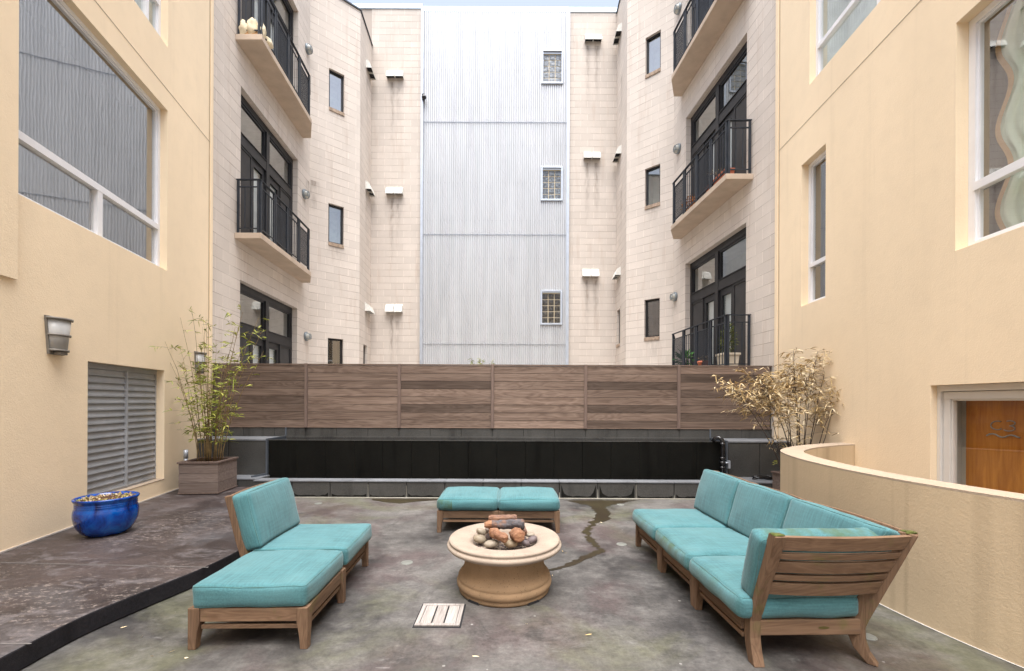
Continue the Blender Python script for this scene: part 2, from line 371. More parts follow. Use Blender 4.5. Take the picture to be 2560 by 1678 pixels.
# ---------------------------------------------------------------- helpers: meshes
class Fr:                                          # a wall frame: u along it, v up, w out of it towards the court
    def __init__(s, a, b, left=False):
        s.o = Vector((a[0], a[1], 0)); d = Vector((b[0] - a[0], b[1] - a[1], 0)); s.L = d.length; s.d = d.normalized()
        s.n = Vector((s.d.y, -s.d.x, 0)) if not left else Vector((-s.d.y, s.d.x, 0))
    def p(s, u, v, w=0): return s.o + s.d * u + s.n * w + Vector((0, 0, v))
    def u(s, px, py=None, w=0):
        r = (px - CX) / FPX
        if py is not None: r = ray(px, py)[0]
        q = s.o + s.n * w
        return (r * q.y - q.x) / (s.d.x - r * s.d.y)
    def z(s, px, py, w=0):
        a, b = ray(px, py); u = s.u(px, py, w); return H - b * s.p(u, 0, w).y

class MB:
    def __init__(s): s.v = []; s.f = []; s.uv = []; s.m = []; s.var = []; s.sm = []
    def face(s, idx, uv=None, m=0, var=0.5, smooth=False):
        s.f.append(idx); s.uv.append(uv); s.m.append(m); s.var.append(var); s.sm.append(smooth)
    def add(s, vs): b = len(s.v); s.v.extend([Vector(q) for q in vs]); return b
    def quad(s, pts, **k): b = s.add(pts); s.face(list(range(b, b + len(pts))), **k)
    def hexa(s, p8, **k):                           # p8: bottom 4 then top 4
        b = s.add(p8)
        for q in ((3, 2, 1, 0), (4, 5, 6, 7), (0, 1, 5, 4), (1, 2, 6, 5), (2, 3, 7, 6), (3, 0, 4, 7)):
            s.face([b + i for i in q], **k)
    def box(s, x0, x1, y0, y1, z0, z1, **k):
        s.hexa([(x0, y0, z0), (x1, y0, z0), (x1, y1, z0), (x0, y1, z0), (x0, y0, z1), (x1, y0, z1), (x1, y1, z1), (x0, y1, z1)], **k)
    def fbox(s, F, u0, u1, v0, v1, w0, w1, **k):
        s.hexa([F.p(u0, v0, w0), F.p(u1, v0, w0), F.p(u1, v0, w1), F.p(u0, v0, w1), F.p(u0, v1, w0), F.p(u1, v1, w0), F.p(u1, v1, w1), F.p(u0, v1, w1)], **k)
    def prism(s, poly, z0, z1, side_m=None, **k):   # poly: xy list
        n = len(poly); b = s.add([(x, y, z0) for x, y in poly] + [(x, y, z1) for x, y in poly])
        s.face([b + i for i in range(n)][::-1], **k); s.face([b + n + i for i in range(n)], **k)
        kk = dict(k)
        if side_m is not None: kk['m'] = side_m
        for i in range(n):
            j = (i + 1) % n; s.face([b + i, b + j, b + n + j, b + n + i], **kk)
    def extr(s, poly, fn, a, b_, **k):              # poly points (p,q) -> fn(p,q,t) at t=a and t=b
        n = len(poly); b = s.add([fn(p, q, a) for p, q in poly] + [fn(p, q, b_) for p, q in poly])
        s.face([b + i for i in range(n)][::-1], **k); s.face([b + n + i for i in range(n)], **k)
        for i in range(n):
            j = (i + 1) % n; s.face([b + i, b + j, b + n + j, b + n + i], **k)
    def tube(s, pts, r, n=6, cap=True, **k):
        pts = [Vector(p) for p in pts]; rs = r if isinstance(r, (list, tuple)) else [r] * len(pts)
        k.setdefault('smooth', True); base = []
        up = Vector((0, 0, 1)); prev = None
        for i, p in enumerate(pts):
            t = (pts[min(i + 1, len(pts) - 1)] - pts[max(i - 1, 0)]).normalized()
            a = t.cross(up if abs(t.z) < .95 else Vector((1, 0, 0))).normalized()
            if prev and a.dot(prev) < 0: a = -a
            prev = a; c = t.cross(a)
            base.append(s.add([p + (a * math.cos(2 * math.pi * j / n) + c * math.sin(2 * math.pi * j / n)) * rs[i] for j in range(n)]))
        for i in range(len(pts) - 1):
            for j in range(n):
                jj = (j + 1) % n; s.face([base[i] + j, base[i] + jj, base[i + 1] + jj, base[i + 1] + j], **k)
        if cap:
            k = dict(k); k['smooth'] = False
            s.face([base[0] + j for j in range(n)], **k); s.face([base[-1] + j for j in range(n)][::-1], **k)
    def lathe(s, prof, c=(0, 0, 0), n=64, **k):
        c = Vector(c); k.setdefault('smooth', True); bs = []
        for (r, z) in prof: bs.append(s.add([c + Vector((r * math.cos(2 * math.pi * j / n), r * math.sin(2 * math.pi * j / n), z)) for j in range(n)]))
        for i in range(len(prof) - 1):
            for j in range(n):
                jj = (j + 1) % n; s.face([bs[i] + j, bs[i] + jj, bs[i + 1] + jj, bs[i + 1] + j], **k)
    def ell(s, c, r3, rot=None, n=20, mfl=10, nz=0.0, seed=0, **k):
        k.setdefault('smooth', True); c = Vector(c); bs = []
        for i in range(mfl + 1):
            th = math.pi * i / mfl
            row = []
            for j in range(n):
                ph = 2 * math.pi * j / n
                q = Vector((math.sin(th) * math.cos(ph), math.sin(th) * math.sin(ph), math.cos(th)))
                if nz: q *= 1 + nz * noise.noise(q * 1.6 + Vector((seed, 0, 0)))
                q = Vector((q.x * r3[0], q.y * r3[1], q.z * r3[2]))
                if rot: q = rot @ q
                row.append(c + q)
            bs.append(s.add(row))
        for i in range(mfl):
            for j in range(n):
                jj = (j + 1) % n; s.face([bs[i] + j, bs[i + 1] + j, bs[i + 1] + jj, bs[i] + jj], **k)
    def build(s, name, mt, parent=None, bevel=0.0, org=None, seg=2):
        off = Vector((0, 0, 0))
        if parent is not None:
            q = parent
            if not q.get('_local'):
                while q is not None:
                    if q.get('_local'): off = Vector((0, 0, 0)); break
                    off += q.location; q = q.parent
        else:
            if org is None:
                xs = [q.x for q in s.v]; ys = [q.y for q in s.v]; zs = [q.z for q in s.v]
                org = ((min(xs) + max(xs)) / 2, (min(ys) + max(ys)) / 2, min(zs))
            off = Vector(org)
        me = bpy.data.meshes.new(name)
        me.from_pydata([tuple(q - off) for q in s.v], [], s.f)
        for m in (mt if isinstance(mt, (list, tuple)) else [mt]): me.materials.append(MT[m] if isinstance(m, str) else m)
        if any(u is not None for u in s.uv):
            ul = me.uv_layers.new(name='UVMap')
            for p, u in zip(me.polygons, s.uv):
                if u is not None:
                    for li, c in zip(p.loop_indices, u): ul.data[li].uv = c
        at = me.attributes.new('var', 'FLOAT', 'FACE')
        at.data.foreach_set('value', s.var)
        me.polygons.foreach_set('material_index', s.m)
        me.polygons.foreach_set('use_smooth', s.sm)
        bm = bmesh.new(); bm.from_mesh(me); bmesh.ops.remove_doubles(bm, verts=bm.verts, dist=1e-5) if bevel == 0 and len(s.v) < 60000 and not getattr(s, 'raw', False) else None
        bmesh.ops.recalc_face_normals(bm, faces=bm.faces); bm.to_mesh(me); bm.free()
        me.update()
        o = bpy.data.objects.new(name, me); COL.objects.link(o)
        if parent is not None:
            o.parent = parent
            if parent.get('_local'): o['_local'] = 1
        else: o.location = off
        if bevel:
            b = o.modifiers.new('bevel', 'BEVEL'); b.width = bevel; b.segments = seg; b.limit_method = 'ANGLE'; b.angle_limit = rad(40)
        return o

def tag(o, label=None, cat=None, group=None, kind=None):
    if label: o['label'] = label
    if cat: o['category'] = cat
    if group: o['group'] = group
    if kind: o['kind'] = kind
    return o
def thing(name, loc, label, cat, group=None, rotz=None):
    o = bpy.data.objects.new(name, None); COL.objects.link(o); o.location = loc; o.empty_display_size = .1
    if rotz is not None: o.rotation_euler = (0, 0, rotz); o['_local'] = 1
    return tag(o, label, cat, group)

def wall_mesh(F, u0, u1, z0, z1, holes, depth=.2, mb=None, uo=0.0, edge=True, bump_out=0.0):
    m = mb or MB()
    us = sorted({u0, u1} | {h[i] for h in holes for i in (0, 1) if u0 < h[i] < u1})
    zs = sorted({z0, z1} | {h[i] for h in holes for i in (2, 3) if z0 < h[i] < z1})
    w = bump_out
    for a, b in zip(us, us[1:]):
        for c, d in zip(zs, zs[1:]):
            mu, mz = (a + b) / 2, (c + d) / 2
            if any(h[0] < mu < h[1] and h[2] < mz < h[3] for h in holes): continue
            m.quad([F.p(a, c, w), F.p(b, c, w), F.p(b, d, w), F.p(a, d, w)], uv=[(a + uo, c), (b + uo, c), (b + uo, d), (a + uo, d)])
    for (a, b, c, d) in holes:
        for (p, q, f) in (((a, c), (b, c), 1), ((b, c), (b, d), 0), ((b, d), (a, d), 1), ((a, d), (a, c), 0)):
            P = [F.p(p[0], p[1], w), F.p(q[0], q[1], w), F.p(q[0], q[1], w - depth), F.p(p[0], p[1], w - depth)]
            if f: uv = [(p[0] + uo, p[1] + .1), (q[0] + uo, q[1] + .1), (q[0] + uo, q[1] + .1 - depth), (p[0] + uo, p[1] + .1 - depth)]
            else: uv = [(.1, p[1]), (.1, q[1]), (.1 + depth, q[1]), (.1 + depth, p[1])]
            m.quad(P, uv=uv)
    # top and back so the wall is a solid
    m.quad([F.p(u0, z1, w), F.p(u1, z1, w), F.p(u1, z1, w - .3), F.p(u0, z1, w - .3)], uv=[(u0, z1), (u1, z1), (u1, z1 - .3), (u0, z1 - .3)])
    if edge:
        for uu in (u0, u1):
            m.quad([F.p(uu, z0, w), F.p(uu, z1, w), F.p(uu, z1, w - .3), F.p(uu, z0, w - .3)], uv=[(0, z0), (0, z1), (.3, z1), (.3, z0)])
    return m
# ================================================================ setting
# plan of the court (design units): left stucco wall, right stucco wall, block walls beyond the fence
FL = Fr((-3.2483, -4.0), (-5.895, 8.41)); FR = Fr((4.2908, -4.0), (5.160, 8.42), left=True)
PL = [(-5.95, 8.40), (-6.28, 13.28), (-5.10, 14.32), (-5.18, 15.72)]
PR = [(5.19, 8.40), (4.90, 13.12), (3.74, 14.15), (3.78, 15.72)]
BL = [Fr(PL[i], PL[i + 1]) for i in range(3)]; BR = [Fr(PR[i], PR[i + 1], left=True) for i in range(3)]
BACKY = 15.72
FB = Fr((-5.18, BACKY), (3.78, BACKY))
curve_out = [(5.07, 6.56), (4.66, 6.41), (4.30, 6.22), (3.98, 6.02), (3.72, 5.80), (3.50, 5.58), (3.34, 5.34), (3.21, 5.02), (3.11, 4.65), (3.05, 4.25), (3.025, 3.86), (3.04, 3.50), (3.09, 3.14), (3.19, 2.74), (3.36, 2.28), (3.60, 1.75), (3.95, 1.1), (4.45, .4)]
def offset(poly, d):
    out = []
    for i, p in enumerate(poly):
        a = Vector(poly[max(i - 1, 0)]); b = Vector(poly[min(i + 1, len(poly) - 1)]); t = (b - a).normalized()
        out.append((p[0] - t.y * d, p[1] + t.x * d))
    return out
def smooth(poly, k=4):
    out = []
    n = len(poly)
    for i in range(n - 1):
        p0, p1, p2, p3 = (Vector(poly[max(i - 1, 0)]), Vector(poly[i]), Vector(poly[i + 1]), Vector(poly[min(i + 2, n - 1)]))
        for j in range(k):
            t = j / k
            q = .5 * ((2 * p1) + (p2 - p0) * t + (2 * p0 - 5 * p1 + 4 * p2 - p3) * t * t + (3 * p1 - p0 - 3 * p2 + p3) * t ** 3)
            out.append(tuple(q))
    out.append(tuple(poly[-1])); return out
co = smooth(curve_out)
ci = offset(co, .245)

m = MB(); m.quad([(-60, -40, -.52), (60, -40, -.52), (60, 90, -.52), (-60, 90, -.52)])
tag(m.build('ground', simple('ground_paving', (.20, .19, .18), .9), org=(0, 0, -.52)), kind='structure')
m = MB()
edge = [(x + .06, y) for x, y in offset(co, .1)]
poly = [(-7, -7), (4.6, -7)] + edge[::-1] + [(5.3, 6.62), (5.3, 8.7), (-7, 8.7)]
m.prism(poly, -.5, 0.0)
tag(m.build('patio', 'patio', org=(0, 0, 0)), kind='structure')
m = MB(); m.box(-7.5, 6, 8.75, 17, -.5, .86)
tag(m.build('terrace', simple('terrace_slab', (.32, .30, .28), .9), org=(0, 12, 0)), kind='structure')
# raised platform with its curved kerb
kerb = smooth([(-4.15, -4.0), (-3.55, 0.0), (-3.0, 1.2), (-2.965, 2.0), (-2.975, 2.5), (-2.985, 2.95), (-2.92, 3.3), (-2.78, 3.85), (-2.745, 4.36), (-2.80, 4.95), (-2.98, 5.6), (-3.36, 6.35), (-3.85, 6.95), (-4.25, 7.37)])
m = MB(); m.prism([(-6.6, -4.0)] + kerb + [(-4.4, 8.0), (-6.6, 8.0)], 0.002, .147, side_m=1)
o = tag(m.build('platform', ['platform', 'riser'], org=(-4, 3, 0), bevel=.012), kind='structure')
o.data.materials[1] = MT['riser']
# joints scored in the platform
m = MB()
def joint(mm, a, b, z, w=.006):
    a = Vector(a); b = Vector(b); d = (b - a).normalized(); n_ = Vector((-d.y, d.x)) * w
    mm.quad([(a.x + n_.x, a.y + n_.y, z), (b.x + n_.x, b.y + n_.y, z), (b.x - n_.x, b.y - n_.y, z), (a.x - n_.x, a.y - n_.y, z)])
a = at_z(0, 1407, .147); b = at_z(521, 1419, .147); joint(m, a.xy, b.xy, .1495)
a = at_z(0, 1610, .147); b = at_z(78, 1610, .147); joint(m, a.xy, b.xy, .1495)
tag(m.build('path_joints', simple('joint_dust', (.14, .13, .125), .9)), kind='structure')
# pale dust line along the foot of the walls
m = MB()
m.fbox(FL, .2, FL.L, .1475, .163, .0, .014)
tag(m.build('wall_foot_strip', simple('pale_sealant', (.45, .41, .37), .8)), kind='structure')
m = MB()
for i in range(len(co) - 1):
    (x0, y0), (x1, y1) = co[i], co[i + 1]; q = offset(co, -.012)
    m.quad([(x0, y0, .004), (x1, y1, .004), (q[i + 1][0], q[i + 1][1], .004), (q[i][0], q[i][1], .004)])
tag(m.build('kerb_line', simple('pale_sealant2', (.5, .48, .46), .8)), kind='structure')

# wet run-off across the patio
L = [(450, 1400, 60), (550, 1382, 70), (650, 1355, 90), (780, 1320, 85), (900, 1275, 85), (1000, 1235, 85), (1080, 1195, 85), (1180, 1150, 100), (1300, 1105, 120), (1400, 1060, 95), (1440, 1020, 60), (1375, 985, 22),
     (1320, 940, 50), (1300, 900, 55), (1250, 855, 60), (1222, 800, 46), (1225, 745, 46), (1160, 712, 75), (1190, 670, 60), (1240, 620, 60), (1290, 575, 50), (1310, 535, 90), (1440, 500, 150), (1470, 455, 130),
     (1465, 400, 130), (1450, 340, 130), (1410, 290, 130), (1400, 255, 150), (1400, 225, 250), (1420, 195, 420), (1420, 170, 500), (1450, 148, 640)]
rr = random.Random(3); le = []; ri = []
P = []
for i in range(len(L) - 1):
    for k in range(4):
        t = k / 4; P.append(tuple(L[i][j] * (1 - t) + L[i + 1][j] * t for j in range(3)))
P.append(L[-1])
for (x, y, h) in P:
    jl, jr = rr.uniform(-1, 1) * 44 + rr.uniform(-.2, .2) * h ** .9, rr.uniform(-1, 1) * 44 + rr.uniform(-.2, .2) * h ** .9
    le.append(at_z(1300 + (x - h + jl) * .14104, 1230 + y * .14104, .003)); ri.append(at_z(1300 + (x + h + jr) * .14104, 1230 + y * .14104, .003))
m = MB()
for i in range(len(le) - 1): m.quad([le[i], ri[i], ri[i + 1], le[i + 1]])
# wet patch at the far left of the curb foot
q = [(690, 1242, 3), (930, 1247, 3), (960, 1252, 8), (1000, 1256, 12), (1040, 1253, 7), (1100, 1249, 3)]
for (x0, y0, h0), (x1, y1, h1) in zip(q[1:], q[2:]):
    m.quad([at_z(x0, 1247, .003), at_z(x1, 1247, .003), at_z(x1, 1247 + h1, .003), at_z(x0, 1247 + h0, .003)])
tag(m.build('puddle', 'puddle'), kind='structure')

# ================================================================ window builder
def pane_in(F, fr, u0, u1, v0, v1, w, glass):
    m = MB(); m.quad([F.p(u0, v0, w), F.p(u1, v0, w), F.p(u1, v1, w), F.p(u0, v1, w)]); m.build('pane', glass, fr)
def window(F, root, u0, u1, v0, v1, frame, rec=.1, fw=.055, bars=(), glass='glass_mid', back='room_dark', name='window', depth=.45, label=None, bead=True):
    m = MB(); g = .002
    a0, a1, b0, b1 = u0 + g, u1 - g, v0 + g, v1 - g; w0, w1 = -rec - .07, -rec
    m.fbox(F, a0, a1, b0, b0 + fw, w0, w1); m.fbox(F, a0, a1, b1 - fw, b1, w0, w1)
    m.fbox(F, a0, a0 + fw, b0 + fw, b1 - fw, w0, w1 - .001); m.fbox(F, a1 - fw, a1, b0 + fw, b1 - fw, w0, w1 - .001)
    for (k, c, p, q, t) in bars:
        if k == 'h': m.fbox(F, p, q, c - t / 2, c + t / 2, w0, w1 + .008)
        else: m.fbox(F, c - t / 2, c + t / 2, p, q, w0, w1 + .004)
    if bead:   # inner stepped bead
        for (p0, p1, q0, q1) in ((a0 + fw, a1 - fw, b0 + fw, b0 + fw + .02), (a0 + fw, a1 - fw, b1 - fw - .02, b1 - fw), ):
            m.fbox(F, p0, p1, q0, q1, w0, w1 - .025)
        for (p0, p1) in ((a0 + fw, a0 + fw + .02), (a1 - fw - .02, a1 - fw)): m.fbox(F, p0, p1, b0 + fw, b1 - fw, w0, w1 - .026)
    fr = m.build(name, frame, root)
    if label: fr['label'] = label
    pane_in(F, fr, a0 + fw / 2, a1 - fw / 2, b0 + fw / 2, b1 - fw / 2, -rec - .045, glass)
    m = MB(); W0, W1 = -rec - .08, -rec - .08 - depth
    c = [F.p(a0, b0, W0), F.p(a1, b0, W0), F.p(a1, b1, W0), F.p(a0, b1, W0), F.p(a0, b0, W1), F.p(a1, b0, W1), F.p(a1, b1, W1), F.p(a0, b1, W1)]
    for q in ((0, 1, 5, 4), (1, 2, 6, 5), (2, 3, 7, 6), (3, 0, 4, 7), (4, 5, 6, 7)): m.quad([c[i] for i in q])
    m.build('interior', back, fr)
    return fr

# ================================================================ left stucco building
bl = thing('stucco_building', (-4.5, 2, 0), 'beige stucco building on the left with a huge white-framed window above metal louvers', 'building')
uW0, uW1 = FL.u(34), FL.u(416)
uV0, uV1 = FL.u(219), FL.u(411)
ht = [(uW0 - .0, uW1, 3.745, 6.33), (uW0 + .3, uW1, 7.35, 9.6), (uV0, uV1, .385, 2.13)]
wall_mesh(FL, -6, FL.L, -.5, 10.6, ht, depth=.17).build('wall', 'stucco', bl)
m = MB(); m.fbox(FL, 0, uW0 - .005, 2.86, 10.6, 0.0, .035); m.build('wall_band', 'stucco', bl)
m = MB(); m.fbox(FL, 0, FL.L, 6.655, 6.662, .001, .004); m.fbox(FL, FL.L - .110, FL.L - .103, -.5, 10.6, .001, .005); m.build('joint', simple('joint_dark', (.30, .24, .18), .9), bl)
m = MB(); m.fbox(FL, FL.L - .085, FL.L + .02, .15, 10.6, .003, .022); m.build('corner_bead', 'stucco', bl, bevel=.008)
um = FL.u(248, w=-.1); zt = 4.42
window(FL, bl, uW0, uW1, 3.745, 6.33, 'white_frame', rec=.10, fw=.055, glass='glass_hi', back='room_dark',
       bars=[('h', zt, uW0 + .05, uW1 - .05, .085), ('v', um, 3.80, zt - .04, .085)], label='large window with a wide transom bar')
window(FL, bl, uW0 + .3, uW1, 7.35, 9.6, 'white_frame', rec=.10, fw=.06, glass='glass_mid', back='room_light',
       bars=[('h', 8.0, uW0 + .35, uW1 - .05, .08), ('v', uW1 - .35, 7.41, 9.54, .06)])
# louver
m = MB(); w0 = -.13
m.fbox(FL, uV0, uV1, .387, .42, w0 - .04, w0 + .02); m.fbox(FL, uV0, uV1, 2.06, 2.128, w0 - .04, w0 + .02)
m.fbox(FL, uV0 + .001, uV0 + .03, .42, 2.06, w0 - .04, w0 + .019); m.fbox(FL, uV1 - .03, uV1 - .001, .42, 2.06, w0 - .04, w0 + .019)
umid = FL.u(316, w=-.1)
lv = m.build('louver_vent', 'louver', bl)
m = MB(); m.fbox(FL, umid - .014, umid + .014, .42, 2.06, w0 - .02, w0 + .045); m.build('centre_bar', 'louver', lv)
ns = 18; dz = (2.06 - .42) / ns
for (a_, b_) in ((uV0 + .03, umid - .015), (umid + .015, uV1 - .03)):
    m = MB()
    for i in range(ns):
        z = .42 + i * dz
        top = dz * (1.0 if i % 2 else .98)
        m.hexa([FL.p(a_, z + .01, w0 + .012), FL.p(b_, z + .01, w0 + .012), FL.p(b_, z + .022, w0 + .014), FL.p(a_, z + .022, w0 + .014),
                FL.p(a_, z + top, w0 - .006), FL.p(b_, z + top, w0 - .006), FL.p(b_, z + top + .010, w0 - .002), FL.p(a_, z + top + .010, w0 - .002)], var=R.random())
        m.fbox(FL, a_, b_, z + .002, z + .017, w0 + .008, w0 + .026)
    m.build('slats', 'louver', lv)
m = MB(); m.fbox(FL, uV0 + .001, uV1 - .001, .3865, 2.129, -.26, w0 - .045); m.build('backing', 'dark', lv)
m = MB(); m.fbox(FL, uV0 + .002, uV1 - .002, .386, .396, -.128, .004); m.build('sill', 'stucco_cap', lv)

# ================================================================ right stucco building
br = thing('stucco_building', (4.9, 2, 0), 'beige stucco building on the right with the orange door marked C3', 'building')
uB = FR.u(2386); uS0, uS1 = FR.u(2062), FR.u(2001); uU = FR.u(2020); uD = FR.u(2326)
hr = [(uB - 2.6, uB, 3.345, 5.87), (uS0, uS1, 3.36, 5.855), (uU - 2.15, uU, 7.12, 9.6), (uD - 1.35, uD, -.45, 1.865)]
wall_mesh(FR, -6, FR.L, -.55, 10.6, hr, depth=.20).build('wall', 'stucco', br)
m = MB(); m.fbox(FR, 0, FR.L, 6.535, 6.542, .001, .004); m.fbox(FR, FR.L - .110, FR.L - .103, -.5, 10.6, .001, .005); m.build('joint', bpy.data.materials['joint_dark'], br)
m = MB(); m.fbox(FR, FR.L - .085, FR.L + .02, .0, 10.6, .003, .022); m.build('corner_bead', 'stucco', br, bevel=.008)
fw = window(FR, br, uB - 2.6, uB, 3.345, 5.87, 'white_frame', rec=.13, fw=.075, glass='glass_mid', back='room_dark', depth=.7,
       bars=[('h', 4.02, uB - 2.55, uB - .06, .09)], label='large window with a wavy-edged pale curtain')
# curtain with a scalloped edge, hung behind the pane
m = MB(); W = -.30; top = 5.8; n = 60
ue = FR.u(2512, w=W); ed = [(ue + .065 * math.sin((3.4 + (top - 3.4) * i / n) * 7.2), 3.4 + (top - 3.4) * i / n) for i in range(n + 1)]
for i in range(n):
    (a0, z0), (a1, z1) = ed[i], ed[i + 1]
    k = 14
    for j in range(k):
        t0, t1 = j / k, (j + 1) / k; wv = lambda t: W - .03 * math.sin(t * 30)
        m.quad([FR.p(a0 - t0 * .55, z0, wv(t0)), FR.p(a0 - t1 * .55, z0, wv(t1)), FR.p(a1 - t1 * .55, z1, wv(t1)), FR.p(a1 - t0 * .55, z1, wv(t0))], smooth=True)
m.build('curtain', 'curtain', fw)
m = MB()
for i in range(n):
    (a0, z0), (a1, z1) = ed[i], ed[i + 1]
    m.quad([FR.p(a0 + .035, z0, W + .01), FR.p(a0 - .02, z0, W + .01), FR.p(a1 - .02, z1, W + .01), FR.p(a1 + .035, z1, W + .01)])
m.build('curtain_trim', simple('curtain_trim_cloth', (.42, .24, .10), .9), fw)
window(FR, br, uS0, uS1, 3.36, 5.855, 'white_frame', rec=.12, fw=.06, glass='glass_mid', back='room_dark',
       bars=[('h', 4.06, uS0 + .05, uS1 - .05, .07)], label='tall narrow window')
window(FR, br, uU - 2.15, uU, 7.12, 9.6, 'white_frame', rec=.10, fw=.06, glass='glass_mid', back='room_light',
       bars=[('h', 7.72, uU - 2.1, uU - .05, .07), ('v', uU - 1.42, 7.18, 9.54, .12)])
# door : pale outer frame, glazed leaf, orange veneer behind, letters C3
m = MB(); dr = -.07; a, b, c, d = uD - 1.35, uD, -.45, 1.865
m.fbox(FR, a, b - .001, d - .072, d - .002, -.19, dr); m.fbox(FR, b - .045, b - .002, c, d - .072, -.19, dr - .002)
door = m.build('door', 'offwhite', br); door['label'] = 'orange wooden door marked C3 behind a pale glazed leaf'
m = MB(); t = .082
m.fbox(FR, a + .05, b - .05, d - .078 - t, d - .078, -.16, dr - .028); m.fbox(FR, b - .05 - t, b - .05, c, d - .078 - t, -.16, dr - .029)
m.fbox(FR, a + .05, b - .05 - t, c, c + .2, -.16, dr - .03)
m.fbox(FR, a + .05, b - .05 - t, d - .078 - t - .02, d - .078 - t, -.16, dr - .045); m.fbox(FR, b - .05 - t - .02, b - .05 - t, c + .2, d - .078 - t - .02, -.16, dr - .046)
m.build('storm_door_frame', 'offwhite', door, bevel=.003)
pane_in(FR, door, a + .05, b - .05 - t, c + .2, d - .16, -.14, 'glass_lo')
m = MB(); m.fbox(FR, a, b - .145, c, d - .12, -.34, -.26); leaf = m.build('door_leaf', 'veneer', door)
m = MB(); m.quad([FR.p(a, c, -.345), FR.p(b, c, -.345), FR.p(b, d, -.345), FR.p(a, d, -.345)]); m.quad([FR.p(b - .001, c, -.2), FR.p(b - .001, c, -.345), FR.p(b - .001, d, -.345), FR.p(b - .001, d, -.2)])
m.quad([FR.p(a, d, -.2), FR.p(a, d, -.345), FR.p(b, d, -.345), FR.p(b, d, -.2)]); m.quad([FR.p(a, c, -.2), FR.p(a, c, -.345), FR.p(a, d, -.345), FR.p(a, d, -.2)])
m.build('door_jamb', 'offwhite', door)
WL = -.253
def lp(px, py):
    u = FR.u(px, py, WL); return FR.p(u, FR.z(px, py, WL), WL)
def zz(x, y): return lp(2320 + x * .19231, 940 + y * .19231)
m = MB()
def arc(cx, cy, rx, ry, a0, a1, n=18): return [zz(cx + rx * math.cos(rad(a0 + (a1 - a0) * i / n)), cy - ry * math.sin(rad(a0 + (a1 - a0) * i / n))) for i in range(n + 1)]
m.tube(arc(903, 643, 86, 56, 60, 308, 24), .0055, 6)
m.tube(arc(1062, 615, 70, 31, 122, -72, 14) , .0055, 6)
m.tube(arc(1052, 683, 78, 34, 82, -150, 16), .0055, 6)
m.build('sign_letters', 'sign_metal', leaf)
m = MB(); wv = [(762, 775), (800, 757), (840, 752), (880, 762), (920, 785), (960, 798), (1000, 795), (1040, 777), (1080, 770), (1120, 777), (1160, 795), (1192, 803)]
m.tube([zz(x, y) for x, y in wv], .0075, 6); m.build('sign_wave', 'sign_metal', leaf)

# ================================================================ block walls beyond the fence
def stair(F): return None
HL, HRr = 14.64, 15.86
blk_l = thing('block_building', (-6, 11, .86), 'pale concrete block building on the left with two balconies', 'building')
blk_r = thing('block_building', (5, 11, .86), 'pale concrete block building on the right with three balconies', 'building')
SL = 4.29; SR = 4.18
# openings
opL = (BL[0].u(599), BL[0].u(742)); opR = (BR[0].u(1863.5), BR[0].u(1712))
TL = [4.33 + SL * k for k in range(3)]; TR = [5.62 + SR * k for k in range(3)]
topsL = TL; topsR = TR
flL = [5.275 - SL, 5.275, 5.275 + SL]; flR = [2.37, 6.55, 10.73]
hL0 = [(opL[0], opL[1], flL[k], topsL[k]) for k in range(3)]
hR0 = [(opR[0], opR[1], flR[k], topsR[k]) for k in range(3)]
wuL = (BL[1].u(819), BL[1].u(857.5)); wuR = (BR[1].u(1648), BR[1].u(1610))
wuR = tuple(sorted(wuR)); wuL = tuple(sorted(wuL))
hL1 = [(wuL[0], wuL[1], 2.42 + SL * k, 3.66 + SL * k) for k in range(3)]
hR1 = [(wuR[0], wuR[1], 3.72 + SR * k, 4.92 + SR * k) for k in range(3)]
s3l = tuple(sorted((BL[2].u(908), BL[2].u(917)))); s3r = tuple(sorted((BR[2].u(1549), BR[2].u(1541.5))))
hL2 = [(s3l[0], s3l[1], 2.4, 3.62)]; hR2 = [(s3r[0], s3r[1], 3.72, 4.95)]
segs = [('wall', BL[0], HL, hL0, blk_l), ('wall', BL[1], HL, hL1, blk_l), ('wall', BL[2], HL, hL2, blk_l),
        ('wall', BR[0], HRr, hR0, blk_r), ('wall', BR[1], HRr, hR1, blk_r), ('wall', BR[2], HRr, hR2, blk_r)]
uoff = 0
stL = [(wuL[0] - .12, 6.72 + .35, .08, 1.2, .35)]
for i, (nm, F, hh, holes, root) in enumerate(segs):
    st = []
    if i == 0: st = [(BL[0].L - .12, 8.4, .16, 1.0, .6)]
    if i == 1: st = [(.12, 8.5, .12, 1.1, .7), (wuL[0] + .25, 6.6, .3, .6, .3)]
    if i in (2, 5): st = [(.8, z, .12, 1.6, .45) for z in (5.0, 9.0, 13.0)]
    if i == 4: st = [(wuR[0] + .2, 3.6, .25, .7, .35), (wuR[0] + .2, 7.8, .2, .7, .3)]
    wall_mesh(F, 0, F.L, .0, hh, holes, depth=.17).build(nm, m_block('block_wall', st), root)
    m = MB(); m.fbox(F, -.01, F.L + .01, hh, hh + .05, -.3, .035); m.build('coping', 'black_metal', root)

